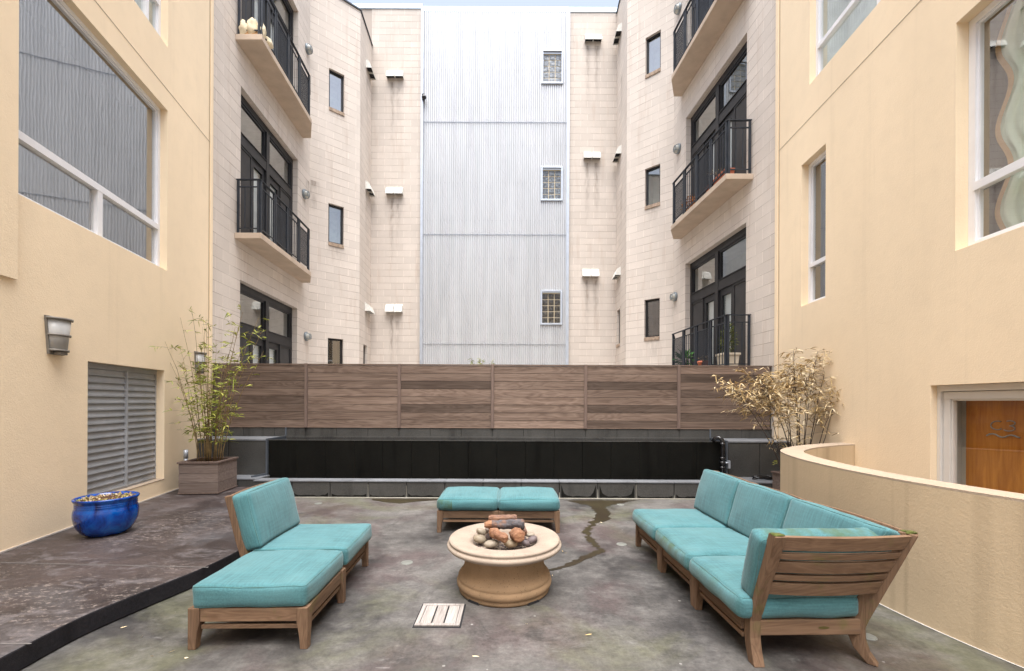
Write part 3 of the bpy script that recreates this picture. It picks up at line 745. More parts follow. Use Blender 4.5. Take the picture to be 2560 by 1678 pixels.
def door_set(F, root, u0, u1, z0, z1, flip, seed):
    """black steel frame: two bays, a transom light over a half screened, half glazed door in each"""
    r = random.Random(seed); g = .002; rec = .14; w0, w1 = -rec - .08, -rec
    m = MB(); um = (u0 + u1) / 2
    m.fbox(F, u0 + g, u1 - g, z1 - .16, z1 - g, w0, w1); m.fbox(F, u0 + g, u1 - g, z0 + g, z0 + .08, w0, w1)
    m.fbox(F, u0 + g, u0 + .1, z0 + .08, z1 - .16, w0, w1 - .001); m.fbox(F, u1 - .1, u1 - g, z0 + .08, z1 - .16, w0, w1 - .001)
    m.fbox(F, um - .075, um + .075, z0 + .08, z1 - .16, w0, w1 + .02)
    zb = z1 - 1.02
    for (a, b) in ((u0 + .1, um - .075), (um + .075, u1 - .1)):
        m.fbox(F, a, b, zb - .13, zb + .11, w0, w1 + .012); m.fbox(F, a, b, zb + .11, zb + .13, w0, w1 + .035)
        for (p, q) in ((a, a + .05), (b - .05, b)): m.fbox(F, p, q, zb + .13, z1 - .16, w0, w1 - .02)
        m.fbox(F, a + .05, b - .05, z1 - .21, z1 - .16, w0, w1 - .02)
    fr = m.build('window_door', 'black_frame', root)
    bays = [(u0 + .1, um - .075), (um + .075, u1 - .1)]
    for bi, (a, b) in enumerate(bays):
        pane_in(F, fr, a, b, zb + .1, z1 - .15, -rec - .05, 'glass_mid')
        mid = (a + b) / 2
        near, far = ((a, mid), (mid, b)) if not flip else ((a, mid), (mid, b))
        dz1 = zb - .13
        # screen leaf
        sc = near if (bi == 0) != flip else far
        gl = far if sc is near else near
        m = MB(); m.fbox(F, sc[0], sc[1], z0 + .08, dz1, w0 + .02, w1 - .02); pn = m.build('screen_panel', 'screen', fr)
        m = MB()
        for (p, q) in ((sc[0], sc[0] + .045), (sc[1] - .045, sc[1])): m.fbox(F, p, q, z0 + .08, dz1, w1 - .02, w1 - .002)
        m.fbox(F, sc[0] + .045, sc[1] - .045, dz1 - .05, dz1, w1 - .02, w1 - .003); m.build('screen_frame', 'black_frame', fr)
        m = MB()
        for (p, q) in ((gl[0], gl[0] + .13), (gl[1] - .11, gl[1])): m.fbox(F, p, q, z0 + .08, dz1, w0, w1 - .03)
        m.fbox(F, gl[0] + .13, gl[1] - .11, dz1 - .16, dz1, w0, w1 - .031); m.fbox(F, gl[0] + .13, gl[1] - .11, z0 + .08, z0 + .28, w0, w1 - .031)
        df = m.build('door_frame', 'black_frame', fr)
        pane_in(F, fr, gl[0] + .12, gl[1] - .1, z0 + .27, dz1 - .15, -rec - .06, 'glass_lo')
        m = MB(); n = 26
        za, zc = z0 + .28, dz1 - .16
        for i in range(n):
            z = za + (zc - za) * i / n
            m.hexa([F.p(gl[0] + .12, z, w0 - .05), F.p(gl[1] - .1, z, w0 - .05), F.p(gl[1] - .1, z + .004, w0 - .05), F.p(gl[0] + .12, z + .004, w0 - .05),
                    F.p(gl[0] + .12, z + (zc - za) / n * .97, w0 - .03), F.p(gl[1] - .1, z + (zc - za) / n * .97, w0 - .03), F.p(gl[1] - .1, z + (zc - za) / n, w0 - .034), F.p(gl[0] + .12, z + (zc - za) / n, w0 - .034)])
        m.build('blind', 'blind', fr)
    # rooms behind
    m = MB(); W0, W1 = w0 - .1, w0 - .9
    c = [F.p(u0, z0, w0), F.p(u1, z0, w0), F.p(u1, z1, w0), F.p(u0, z1, w0), F.p(u0, z0, W1), F.p(u1, z0, W1), F.p(u1, z1, W1), F.p(u0, z1, W1)]
    for q in ((0, 1, 5, 4), (1, 2, 6, 5), (2, 3, 7, 6), (3, 0, 4, 7), (4, 5, 6, 7)): m.quad([c[i] for i in q])
    m.build('interior', 'room_mid', fr)
    return fr
for k in range(3):
    door_set(BL[0], blk_l, opL[0], opL[1], flL[k], topsL[k], False, k)
    door_set(BR[0], blk_r, opR[0], opR[1], flR[k], topsR[k], False, k + 5)
for F, root, hs in ((BL[1], blk_l, hL1), (BR[1], blk_r, hR1), (BL[2], blk_l, hL2), (BR[2], blk_r, hR2)):
    for (a, b, c, d) in hs:
        window(F, root, a, b, c, d, 'black_frame', rec=.08, fw=.05, glass='glass_hi' if c > 10 else 'glass_mid', back='room_mid' if c > 6 else 'room_dark', bead=False)
        m = MB(); m.fbox(F, a - .0, b + .0, c - .105, c - .002, -.1, .03, var=.3)
        m.build('sill', simple('brick_sill', (.36, .27, .20), .9, vr=.35, scale=14), root, bevel=.004)

# balconies -------------------------------------------------------
def balcony(F, root, outer, zt, th, mirror, seed):
    """outer: list of (u,w) plan corners, wall-near first; railing follows the outer edge"""
    m = MB(); n = len(outer)
    b = m.add([F.p(u, zt - th, w) for u, w in outer] + [F.p(u, zt, w) for u, w in outer])
    m.face([b + i for i in range(n)]); m.face([b + n + i for i in range(n)])
    for i in range(n):
        j = (i + 1) % n; m.face([b + i, b + j, b + n + j, b + n + i])
    sl = m.build('balcony_slab', 'slab', root, bevel=.008)
    ins = .05
    A = Vector((outer[1][0] + .0 + ins, outer[1][1] - ins)); Bp = Vector((outer[2][0] - ins, outer[2][1] - ins)); Cc = Vector((outer[3][0] - .02, outer[3][1] - .04))
    W = Vector((outer[0][0] + ins, .02))
    hz = 1.17
    def P(q, z, dw=0): return F.p(q.x, zt + z, q.y)
    def bar(mm, a, c, za, zb, t=.018):
        d = (c - a).normalized(); nn = Vector((-d.y, d.x)) * t
        mm.hexa([P(a - nn, za), P(c - nn, za), P(c + nn, za), P(a + nn, za), P(a - nn, zb), P(c - nn, zb), P(c + nn, zb), P(a + nn, zb)])
    def post(mm, q, d, w_=.03, t=.012, z1=hz): bar(mm, q - d * w_, q + d * w_, 0, z1, t)
    rails = MB()
    def run(a, c, kinds, name_post=True):
        d = (c - a).normalized(); Ln = (c - a).length
        bar(rails, a, c, hz - .012, hz + .006, .028)
        k = len(kinds); st = Ln / k
        for i, kd in enumerate(kinds):
            p0 = a + d * (st * i + .035); p1 = a + d * (st * (i + 1) - .035)
            post(rails, p0, d, .022, .02); post(rails, p1, d, .022, .02)
            bar(rails, p0, p1, hz - .17, hz - .15, .014); bar(rails, p0, p1, .10, .12, .014)
            l2 = (p1 - p0).length
            if kd == 'b':
                nb = max(2, int(l2 / .115))
                for j in range(1, nb):
                    q = p0 + d * (l2 * j / nb); bar(rails, q - d * .009, q + d * .009, .12, hz - .17, .006)
            else:
                mm = MB(); nh = 34; zz0, zz1 = .12, hz - .17; nn = Vector((-d.y, d.x))
                for j in range(1, nh):
                    z = zz0 + (zz1 - zz0) * j / nh
                    bar(mm, p0, p1, z - .0045, z + .0045, .003)
                nv = int(l2 / .042)
                for j in range(1, nv):
                    q = p0 + d * (l2 * j / nv); bar(mm, q - d * .0035, q + d * .0035, zz0, zz1, .0045)
                mm.build('mesh_panel', 'black_metal', sl)
    run(W, A, ['b'])
    run(A, Bp, ['b', 'm', 'b', 'm'])
    run(Bp, Cc, ['b'])
    rails.build('railing', 'black_metal', sl)
    return sl
def plan(F, pts, nz):
    out = []
    for x, y in pts:
        q = Vector((x, y, 0)) - F.o; out.append((q.dot(F.d), q.dot(F.n)))
    return out
pl = plan(BL[0], [(-6.02, 9.28), (-5.43, 9.28), (-5.66, 12.08), (-6.0, 12.76), (-6.26, 12.76)], 0)
pr = plan(BR[0], [(5.16, 9.19), (4.555, 9.19), (4.39, 11.95), (4.70, 12.6), (4.94, 12.6)], 0)
for pp in (pl, pr):
    pp[0] = (pp[0][0], .001); pp[-1] = (pp[-1][0], .001)
for k in (1, 2): balcony(BL[0], blk_l, pl, flL[k] + .005, .125, False, k)
for k in (0, 1, 2): balcony(BR[0], blk_r, pr, flR[k] + .005, .12, True, k + 5)

# ================================================================ back building with the metal-clad shaft
bk = thing('stair_tower', (-.7, BACKY, .86), 'block and corrugated metal building closing the far end of the court', 'building')
xa, xb = -3.33, 1.995
ub = lambda x: x + 5.18
vL = [(z) for z in (13.42, 9.18, 4.90)]; vR = [14.78, 10.50, 6.22]
stl = []
for z in vL: stl += [(ub(-4.42), z - .1, .07, 2.6, .62), (ub(-4.20), z - .3, .10, 1.6, .35)]
wall_mesh(FB, 0, ub(xa), 0, 16.0, [], edge=False).build('wall', m_block('block_wall_back', stl, tone=.93), bk)
stl = []
for z in vR: stl += [(ub(2.72), z - .1, .08, 2.4, .55), (ub(3.05), z - .1, .08, 2.2, .55)]
wall_mesh(FB, ub(xb), ub(3.78) + .3, 0, 15.9, [], edge=False).build('wall', m_block('block_wall_back2', stl, tone=.93), bk)
m = MB(); m.fbox(FB, -.3 - 2.5, ub(xa), 16.0, 16.17, -.3, .03); m.fbox(FB, ub(xb), ub(3.78) + 3, 15.9, 16.07, -.3, .03); m.fbox(FB, ub(xa) + .002, ub(xb) - .002, 15.88, 16.06, -.3, .05); m.build('roof_flashing', 'flash', bk)
m = MB(); m.fbox(FB, ub(-5.18) - 3, ub(xa) , 14.7, 15.998, -.31, -.012); m.build('upper_wall', m_block('block_wall_back3'), bk)
seams = [.86, 3.75, 7.74, 11.83, 15.87]
gw = [(13.22, 14.46), (8.97, 10.22), (4.46, 5.72)]; gx = (1.02, 1.81)
pitch = .078; per = 12
for si, (z0, z1) in enumerate(zip(seams, seams[1:])):
    m = MB(); nx = int((xb - xa) / pitch * per); cuts = sorted({z0, z1} | {z for g in gw for z in g if z0 < z < z1})
    lz = lambda z: .012 * (z1 - z) / (z1 - z0)
    for (c, d) in zip(cuts, cuts[1:]):
        hole = any(g[0] < (c + d) / 2 < g[1] for g in gw)
        for i in range(nx):
            x0 = xa + (xb - xa) * i / nx; x1 = xa + (xb - xa) * (i + 1) / nx
            if hole and x1 > gx[0] and x0 < gx[1]: continue
            f = lambda x: BACKY - .045 - .016 * (1 - 2 * abs(math.cos((x - xa) / pitch * math.pi)) ** 5)
            m.quad([(x0, f(x0) - lz(c), c), (x1, f(x1) - lz(c), c), (x1, f(x1) - lz(d), d), (x0, f(x0) - lz(d), d)], smooth=True)
    m.build('corrugated_sheet', 'corr', bk)
m = MB()
for z in seams[1:4]: m.box(xa, xb, BACKY - .080, BACKY - .069, z - .001, z + .001)
m.build('sheet_seams', simple('seam_shadow_metal', (.25, .27, .30), .6), bk)
m = MB()
m.box(xa - .03, xa + .06, BACKY - .12, BACKY - .0, .86, 15.95); m.box(xb - .05, xb + .05, BACKY - .12, BACKY - .0, .86, 15.88)
m.build('edge_trim', 'metal_trim', bk)
m = MB()
for z in [1.4 + 1.37 * i for i in range(11)]:
    for i in range(0, 34): m.ell((xa + .06 + pitch * (2 * i + .25 + 0), BACKY - .070, z), (.009, .006, .009), n=6, mfl=3)
tag(m.build('screws', simple('screw_grey', (.22, .23, .25), .5), bk), kind='stuff')
for (c, d) in gw:
    m = MB(); y0, y1 = BACKY - .115, BACKY - .02; a, b = gx; t = .06
    m.box(a, b, y0, y1, c, c + t); m.box(a, b, y0, y1, d - t, d); m.box(a, a + t, y0 + .001, y1, c + t, d - t); m.box(b - t, b, y0 + .001, y1, c + t, d - t)
    fr = m.build('glass_block_window', 'metal_trim', bk, bevel=.004)
    m = MB(); m.box(a + t, b - t, BACKY + .01, BACKY + .06, c + t, d - t); m.build('mortar', 'mortar_y', fr)
    iw = (b - a - 2 * t) / 3; ih = (d - c - 2 * t) / 5 * .96
    m = MB()
    for i in range(3):
        for j in range(5):
            x0 = a + t + iw * i + .012; z0 = c + t + ih * j + .012; m.box(x0, x0 + iw - .024, BACKY - .002, BACKY + .03, z0, z0 + ih - .024)
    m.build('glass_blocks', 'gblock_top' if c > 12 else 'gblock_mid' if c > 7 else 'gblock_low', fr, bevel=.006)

# vents -----------------------------------------------------------
def vent(F, uc, zc, w, label, grp):
    t = thing('vent_hood', F.p(uc, zc, 0), label, 'vent', grp)
    for s in (-1, 1):
        a, b = (uc - w / 2, uc - .012) if s < 0 else (uc + .012, uc + w / 2)
        m = MB(); hgt, dp = .30, .20
        # sloped hood, open below
        q = lambda u, v, wv: F.p(u, v, wv)
        m.quad([q(a, zc + hgt, .0), q(b, zc + hgt, .0), q(b, zc + .22, .12), q(a, zc + .22, .12)]); m.quad([q(a, zc + .22, .12), q(b, zc + .22, .12), q(b, zc, dp), q(a, zc, dp)])
        for u in (a, b): m.quad([q(u, zc + hgt, 0), q(u, zc + .22, .12), q(u, zc, dp), q(u, zc, 0)])
        m.quad([q(a, zc, dp), q(b, zc, dp), q(b, zc - .022, dp - .004), q(a, zc - .022, dp - .004)])
        m.quad([q(a + .01, zc + .06, .005), q(b - .01, zc + .06, .005), q(b - .01, zc + .03, dp - .03), q(a + .01, zc + .03, dp - .03)], m=1)
        hd = m.build('hood', ['vent', 'dark'], t)
words = ['top', 'middle', 'bottom']
for k in range(3):
    vent(FB, ub((985.5 - CX) / FPX * BACKY), vL[k], .60, '%s white double vent hood on the block wall left of the corrugated metal' % words[k], 'vent hoods on the block walls')
    vent(FB, ub((1478 + 2 * k / -1 - CX) / FPX * BACKY), vR[k], .60, '%s white double vent hood on the block wall right of the corrugated metal' % words[k], 'vent hoods on the block walls')
    uL = BL[2].u(917); uR = BR[2].u(1546)
    vent(BL[2], uL, [13.28, 9.05, 4.80][k], .58, '%s vent hood turned sideways in the left inner corner of the block wall' % words[k], 'vent hoods on the block walls')
    vent(BR[2], uR, [14.55, 10.30, 6.08][k], .58, '%s vent hood turned sideways in the right inner corner of the block wall' % words[k], 'vent hoods on the block walls')

# bulkhead lamps ---------------------------------------------------
def bulkhead(F, u, z, label):
    t = thing('wall_lamp', F.p(u, z, 0), label, 'lamp', 'round caged lamps beside the balcony doors')
    rot = Matrix((F.d, Vector((0, 0, 1)), F.n)).transposed()
    m = MB(); c = F.p(u, z, 0); k = 24
    def ring(r, w): return [F.p(u + r * math.cos(2 * math.pi * j / k), z + r * math.sin(2 * math.pi * j / k), w) for j in range(k)]
    def loft(mm, rs):
        bs = [mm.add(ring(r, w)) for r, w in rs]
        for a, b in zip(bs, bs[1:]):
            for j in range(k): jj = (j + 1) % k; mm.face([a + j, a + jj, b + jj, b + j], smooth=True)
    loft(m, [(.135, .001), (.14, .03), (.135, .06), (.115, .065)]); m.build('housing', 'gm', t)
    m = MB(); loft(m, [(.118, .06), (.11, .10), (.085, .135), (.045, .155), (.002, .16)]); m.build('lens', 'lens', t)
    m = MB()
    for an in (0, 90): m.tube([F.p(u + r * math.cos(rad(an + 45)), z + r * math.sin(rad(an + 45)), w) for r, w in ((-.125, .06), (-.115, .105), (-.085, .145), (0, .168), (.085, .145), (.115, .105), (.125, .06))], .008, 5)
    m.tube([F.p(u + .085 * math.cos(2 * math.pi * j / 16), z + .085 * math.sin(2 * math.pi * j / 16), .143) for j in range(17)], .007, 5)
    m.build('cage', 'gm', t)
for k, (px, py) in enumerate([(763, 115), (757, 483), (763, 841)]):
    bulkhead(BL[0], BL[0].u(px), BL[0].z(px, py), 'round grey caged wall lamp, %s of the three on the left block wall' % words[k])
for k, (px, py) in enumerate([(1695, 31), (1695, 376), (1688, 743)]):
    bulkhead(BR[0], BR[0].u(px), BR[0].z(px, py), 'round grey caged wall lamp, %s of the three on the right block wall' % words[k])
# stucco wall sconces ------------------------------------------------
def sconce(u, z0, label, k=1.0):
    F = FL; t = thing('wall_sconce', F.p(u, z0, 0), label, 'lamp', 'frosted glass sconces on the left stucco wall')
    m = MB(); m.hexa([F.p(u - .105 * k, z0, .0), F.p(u + .105 * k, z0, 0), F.p(u + .105 * k, z0, .025), F.p(u - .105 * k, z0, .025), F.p(u - .145 * k, z0 + .42 * k, .0), F.p(u + .145 * k, z0 + .42 * k, 0), F.p(u + .145 * k, z0 + .42 * k, .025), F.p(u - .145 * k, z0 + .42 * k, .025)])
    m.fbox(F, u - .05 * k, u + .05 * k, z0, z0 + .03, .025, .09)
    m.build('backplate', 'sconce', t, bevel=.003)
    def half(r, z, n=12): return [F.p(u + r * k * math.cos(math.pi * j / n), z, .025 + r * .78 * k * math.sin(math.pi * j / n)) for j in range(n + 1)]
    def loft(mm, rs, caps=True):
        bs = [mm.add(half(r, z0 + z * k)) for r, z in rs]
        for a, b in zip(bs, bs[1:]):
            for j in range(12): mm.face([a + j, a + j + 1, b + j + 1, b + j], smooth=True)
        if caps:
            for b in (bs[0], bs[-1]): mm.face([b + j for j in range(13)])
    m = MB(); loft(m, [(.095, .05), (.130, .385)]); m.build('glass_shade', 'sconce_glass', t)
    for (r, z) in ((.113, .035), (.130, .205), (.150, .385)):
        m = MB(); loft(m, [(r, z), (r + .002, z + .022)]); m.build('band', 'sconce', t)
sconce(FL.u(136), FL.z(136, 887), 'bronze sconce with frosted glass on the stucco wall above the blue pot')
sconce(FL.u(494), FL.z(494, 934), 'bronze sconce with frosted glass half hidden behind the green bamboo', .95)
# security camera
t = thing('security_camera', (-3.25, BACKY - .1, 12.65), 'small dark camera on the left edge of the corrugated metal', 'camera')
m = MB(); m.box(-3.31, -3.22, BACKY - .16, BACKY - .08, 12.60, 12.80); m.build('mount', 'black_metal', t)
m = MB(); m.ell((-3.22, BACKY - .22, 12.62), (.085, .085, .075)); m.build('dome', 'black_plastic', t)
# ================================================================ low curved stucco wall
t = thing('curved_wall', (3.1, 4.2, 0), 'low curved stucco wall with drip stains behind the turquoise sofa', 'wall')
m = MB(); zt = 1.035
for i in range(len(co) - 1):
    a, b, c, d = co[i], co[i + 1], ci[i + 1], ci[i]
    m.quad([(a[0], a[1], -.5), (b[0], b[1], -.5), (b[0], b[1], zt), (a[0], a[1], zt)], smooth=True)
    m.quad([(d[0], d[1], -.5), (c[0], c[1], -.5), (c[0], c[1], zt), (d[0], d[1], zt)], smooth=True)
m.raw = True; m.build('wall', 'stucco_low', t)
m = MB(); m.raw = True
o2 = co; i2 = ci
for i in range(len(co) - 1):
    m.hexa([(*o2[i], zt), (*o2[i + 1], zt), (*i2[i + 1], zt), (*i2[i], zt), (*o2[i], zt + .018), (*o2[i + 1], zt + .018), (*i2[i + 1], zt + .018), (*i2[i], zt + .018)])
m.build('coping', 'stucco_cap', t)

# ================================================================ fence
ft = thing('wooden_fence', (-.4, 8.56, 1.13), 'weathered horizontal board fence across the back of the court', 'fence')
FY = 8.56; sp = 1.853; x0 = at_y(533, 1000, FY).x; z0, z1 = 1.125, 2.395
dark = {(2, 2): .05, (2, 5): .12, (4, 2): .02, (4, 5): .1, (4, 7): .2, (5, 1): .0, (5, 3): .15, (5, 6): .15, (0, 4): .2}
tone = [.32, .62, .66, .74, .70, .62]
for i in range(6):
    m = MB(); a = x0 + sp * i + .028; b = x0 + sp * (i + 1) - .028
    if i == 0: a = x0 - .02
    if i == 5: b = x0 + sp * 6 - .03
    hb = (z1 - z0 - .03) / 8
    for j in range(8):
        zb = z1 - .03 - hb * (j + 1)
        v = dark.get((i, j), min(.98, max(.1, tone[i] + R.uniform(-.16, .16))))
        m.box(a, b, FY - .004 * R.random(), FY + .025, zb + .004, zb + hb - .002, var=v)
    m.build('fence_panel', 'fence', ft, bevel=.002, seg=1)
m = MB()
for i in range(1, 6):
    xc = x0 + sp * i; pm = MB(); pm.box(xc - .030, xc + .030, FY - .028, FY + .06, z0 - .0, z1 + .003, var=R.uniform(.4, .8)); pm.box(xc - .012, xc + .012, FY - .036, FY - .0285, z0 + .0, z1 - .0, var=.9); pm.build('fence_post', 'fence_post', ft, bevel=.002, seg=1)
m = MB(); m.box(x0 - .02, x0 + sp * 6, FY - .012, FY + .05, z1 - .026, z1 - .001, var=.5); m.box(x0 - .02, x0 + sp * 6, FY - .012, FY + .03, z0, z0 + .012, var=.9); m.build('fence_rail', 'fence', ft)
m = MB(); m.box(x0 - .02, x0 + sp * 6, FY + .027, FY + .05, z0, z1 - .03); m.build('fence_backing', 'dark', ft)

# ================================================================ water wall
wt = thing('water_feature', (0, 7.9, 0), 'dark stone water wall with a low basin curb below the fence', 'fountain')
Y1 = 7.9; ZT = .945; ZC = .29; YC = 7.36
xl, xr = at_y(668, 1150, Y1).x, at_y(1816, 1150, Y1).x
m = MB()      # strip of blocks just under the fence
xs = x0 - .02; k = 0; xe = x0 + sp * 6
while xs < xe - .01:
    w_ = min(.62, xe - xs); m.box(xs + .003, xs + w_ - .003, FY + .002 * (k % 2), FY + .2, ZT - .2, z0 - .004, var=R.random()); xs += w_; k += 1
m.build('back_strip', 'grey_block', wt, bevel=.004)
m = MB(); m.box(-6.2, 5.6, FY + .012, FY + .3, -.4, z0 + .0); m.build('retaining_wall', 'wet_line', wt)
def blockwall(xa, xb, y, ya, zb, zt, step, name='side_block'):
    n = max(1, round((xb - xa) / step)); st = (xb - xa) / n
    m = MB()
    for i in range(n): m.box(xa + st * i + .004, xa + st * (i + 1) - .004, y, ya, zb, zt - .03, var=R.random())
    o = m.build(name, 'grey_block', wt, bevel=.012)
    m = MB()
    n2 = max(1, round((xb - xa) / .62)); st = (xb - xa) / n2
    for i in range(n2): m.box(xa + st * i + .002, xa + st * (i + 1) - .002, y - .008, ya, zt - .028, zt, var=R.random())
    m.build('coping', 'grey_cap', wt, bevel=.003)
blockwall(-5.9, xl - .02, Y1, FY - .002, .0, ZT, .62)
blockwall(xr + .03, 5.14, Y1, FY - .002, .0, ZT, .62)
# wet face and trough
m = MB(); n = 16; st = (xr - xl - .03) / n
for i in range(n): m.box(xl + .015 + st * i + .002, xl + .015 + st * (i + 1) - .002, Y1 + .015, Y1 + .09, .0, ZT - .015, var=R.random())
m.build('wet_face', 'wet_wall', wt, bevel=.004)
m = MB(); m.box(xl + .01, xr - .01, Y1 + .09, FY - .004, .5, ZT - .05); m.build('trough_bed', 'wet_line', wt)
m = MB(); m.quad([(xl + .02, Y1 + .085, ZT - .012), (xr, Y1 + .085, ZT - .012), (xr, FY - .03, ZT - .012), (xl + .02, FY - .03, ZT - .012)])
wm = NT('dark_water'); wm.bsdf((.004, .004, .004), .06, 0, wm.bump(wm.noise(wm.co(), 9, 3), .25, .02), .9)
tag(m.build('water', wm.m), kind='structure')
m = MB(); m.box(xl + .02, xr - .02, FY - .045, FY - .012, ZT - .02, ZT + .012); m.box(xl + .02, xr - .02, Y1 + .010, Y1 + .022, ZT - .02, ZT - .006); m.build('lip', 'grey_block', wt)
m = MB()      # metal edges
for x in (xl, xr + .005):
    m.box(x - .018, x + .012, Y1 - .02, Y1 + .05, .24, ZT + .012); m.box(x - .018, x + .012, Y1 + .05, FY + .002, ZT - .10, ZT + .014); m.box(x - .018, x + .012, FY - .012, FY - .001, ZT + .014, z0)
m.hexa([(xl - .018, Y1 - .02, ZC - .0), (xl + .012, Y1 - .02, ZC), (xl - .10, 7.62, ZC + .0), (xl - .13, 7.62, ZC), (xl - .018, Y1 - .02, ZC + .035), (xl + .012, Y1 - .02, ZC + .035), (xl - .10, 7.62, ZC + .03), (xl - .13, 7.62, ZC + .03)])
m.build('metal_edge', simple('grey_steel_edge', (.13, .15, .18), .4, .5), wt)
# basin curb
xcl = -4.42
n = 14; xcr = at_y(1960, 1200, YC).x; st = .655; m = MB(); x = xcl; i = 0; xj = []
while x < xcr:
    m.box(x + .004, min(x + st, xcr) - .004, YC, 7.58, .001, ZC - .022, var=R.random()); xj.append(x); x += st; i += 1
m.build('curb_blocks', 'grey_block', wt, bevel=.014)
m = MB(); x = xcl
while x < xcr:
    m.box(x + .0025, min(x + st, xcr) - .0025, YC - .012, 7.585, ZC - .02, ZC, var=R.random()); x += st
m.build('curb_coping', 'grey_cap', wt, bevel=.003)
m = MB(); m.box(-5.9, xcl - .02, 7.51, Y1 - .002, .0, ZC - .022); m.build('curb_blocks', 'grey_block', wt, bevel=.008)
m = MB(); m.box(-5.9, xcl - .5, 7.50, Y1 - .002, ZC - .02, ZC); m.box(xcl - .497, xcl - .02, 7.50, Y1 - .002, ZC - .02, ZC); m.build('curb_coping', 'grey_cap', wt, bevel=.003)
m = MB(); m.box(xr + .03, 5.1, 7.585, Y1 - .002, .0, ZC - .022); m.box(xr + .03, 5.1, 7.586, Y1 - .002, ZC - .02, ZC - .001, m=1); m.build('curb_ledge', ['grey_block', 'grey_cap'], wt)
m = MB(); m.box(xcl, xr + .03, 7.586, Y1 + .01, .0, .17); m.build('basin_bed', 'wet_line', wt)
m = MB(); m.quad([(xcl + .0, 7.58, .205), (xr + .03, 7.58, .205), (xr + .03, Y1 + .014, .205), (xcl, Y1 + .014, .205)]); tag(m.build('water', wm.m), kind='structure')
# damp stains and lime runs on the curb face
m = MB(); mr = random.Random(11)
for i, x in enumerate(xj):
    if x > xcr - .4: break
    y = YC - .0015
    hgt = mr.choice([.03, .045, .06]); tall = .2 if i in (8, 9) else hgt * .7
    pts = [(x + .03, .004)]
    for j in range(13):
        tt = j / 12; e = abs(2 * tt - 1) ** (7 if i in (8, 9) else 9)
        pts.append((x + .03 + (st - .06) * tt, .03 + hgt * .3 * mr.random() + tall * e))
    pts.append((x + st - .03, .004))
    for (p, q) in zip(pts[1:-2], pts[2:-1]): m.quad([(p[0], y, .004), (q[0], y, .004), (q[0], y, q[1]), (p[0], y, p[1])])
m.build('damp_stain', 'wet_line', wt)
m = MB()
for i, x in enumerate(xj[1:]):
    if x > xcr - .3 or i in (1, 4, 5): continue
    hh = mr.uniform(.06, .26); w_ = mr.uniform(.003, .007)
    m.quad([(x - w_, YC - .003, .004), (x + w_, YC - .003, .004), (x + w_ * .5, YC - .003, hh), (x - w_ * .5, YC - .003, hh)])
m.box(xcl, xcr, YC - .022, YC - .001, .002, .010)
m.build('lime_run', 'lime', wt)
# pipe
pt_ = thing('drain_pipe', (4.0, Y1 - .08, ZC), 'glossy black plastic pipe with elbow and clamp on the water wall', 'pipe')
px_ = at_y(1806, 1150, Y1 - .08).x; py_ = Y1 - .085; m = MB()
m.tube([(px_ - .12, py_ + .12, ZT + .0), (px_ - .10, py_ + .08, ZT + .05), (px_ - .05, py_ + .03, ZT + .07), (px_ - .005, py_ + .005, ZT + .03), (px_, py_, ZT - .04), (px_, py_, .25)], .036, 14); m.build('pipe', 'black_plastic', pt_)
m = MB(); m.tube([(px_, py_, ZT - .02), (px_, py_, ZT - .07)], .045, 14)
for z in (.62, .54, .45): m.tube([(px_, py_, z), (px_, py_, z + .045)], .05, 14)
m.build('coupling', 'black_plastic', pt_)
m = MB(); m.tube([(px_ + .04, py_, .56), (px_ + .13, py_, .56)], .016, 8); m.box(px_ + .10, px_ + .135, py_ - .02, py_ + .05, .46, .60); m.build('clamp', 'metal_trim', pt_)
# coiled black hose on the ledge
cx_, cy_ = at_z(1908, 1196, ZC + .02).xy; m = MB(); pts = []
for i in range(90):
    a = i / 90 * 2 * math.pi * 4.2; r_ = .13 + .025 * math.sin(i * .7); pts.append((cx_ + r_ * math.cos(a) * 1.25, cy_ - .0 + r_ * .55 * math.sin(a), ZC + .014 + .045 * i / 90 + .008 * math.sin(i)))
m.tube(pts, .011, 6); m.tube([(cx_ + .12, cy_, ZC + .02), (cx_ + .25, cy_ + .03, ZC + .012), (cx_ + .36, cy_ - .02, ZC + .012)], .009, 6)
tag(m.build('hose', 'black_plastic'), 'coiled black hose lying on the ledge left of the right planter', 'hose')

# drain caps -------------------------------------------------------
caps = [(1554, 1361, .058, 'pale round drain cap beside the far leg of the sofa'), (1551, 1262, .058, 'pale round drain cap in the wet patch by the curb'), (1017, 1407, .058, 'pale round drain cap left of the fire bowl'),
        (796, 1259, .058, 'pale round drain cap near the curb behind the lounge chair'), (2170, 1592, .05, 'pale round drain cap behind the rear foot of the sofa')]
for (px, py, r_, lb) in caps:
    c = at_z(px, py, 0); m = MB(); m.lathe([(.001, .006), (r_ * .8, .006), (r_, .0045), (r_ + .003, .001)], c=c, n=28)
    tag(m.build('floor_drain', 'cap', org=c), lb, 'drain', 'round drain caps set in the patio')
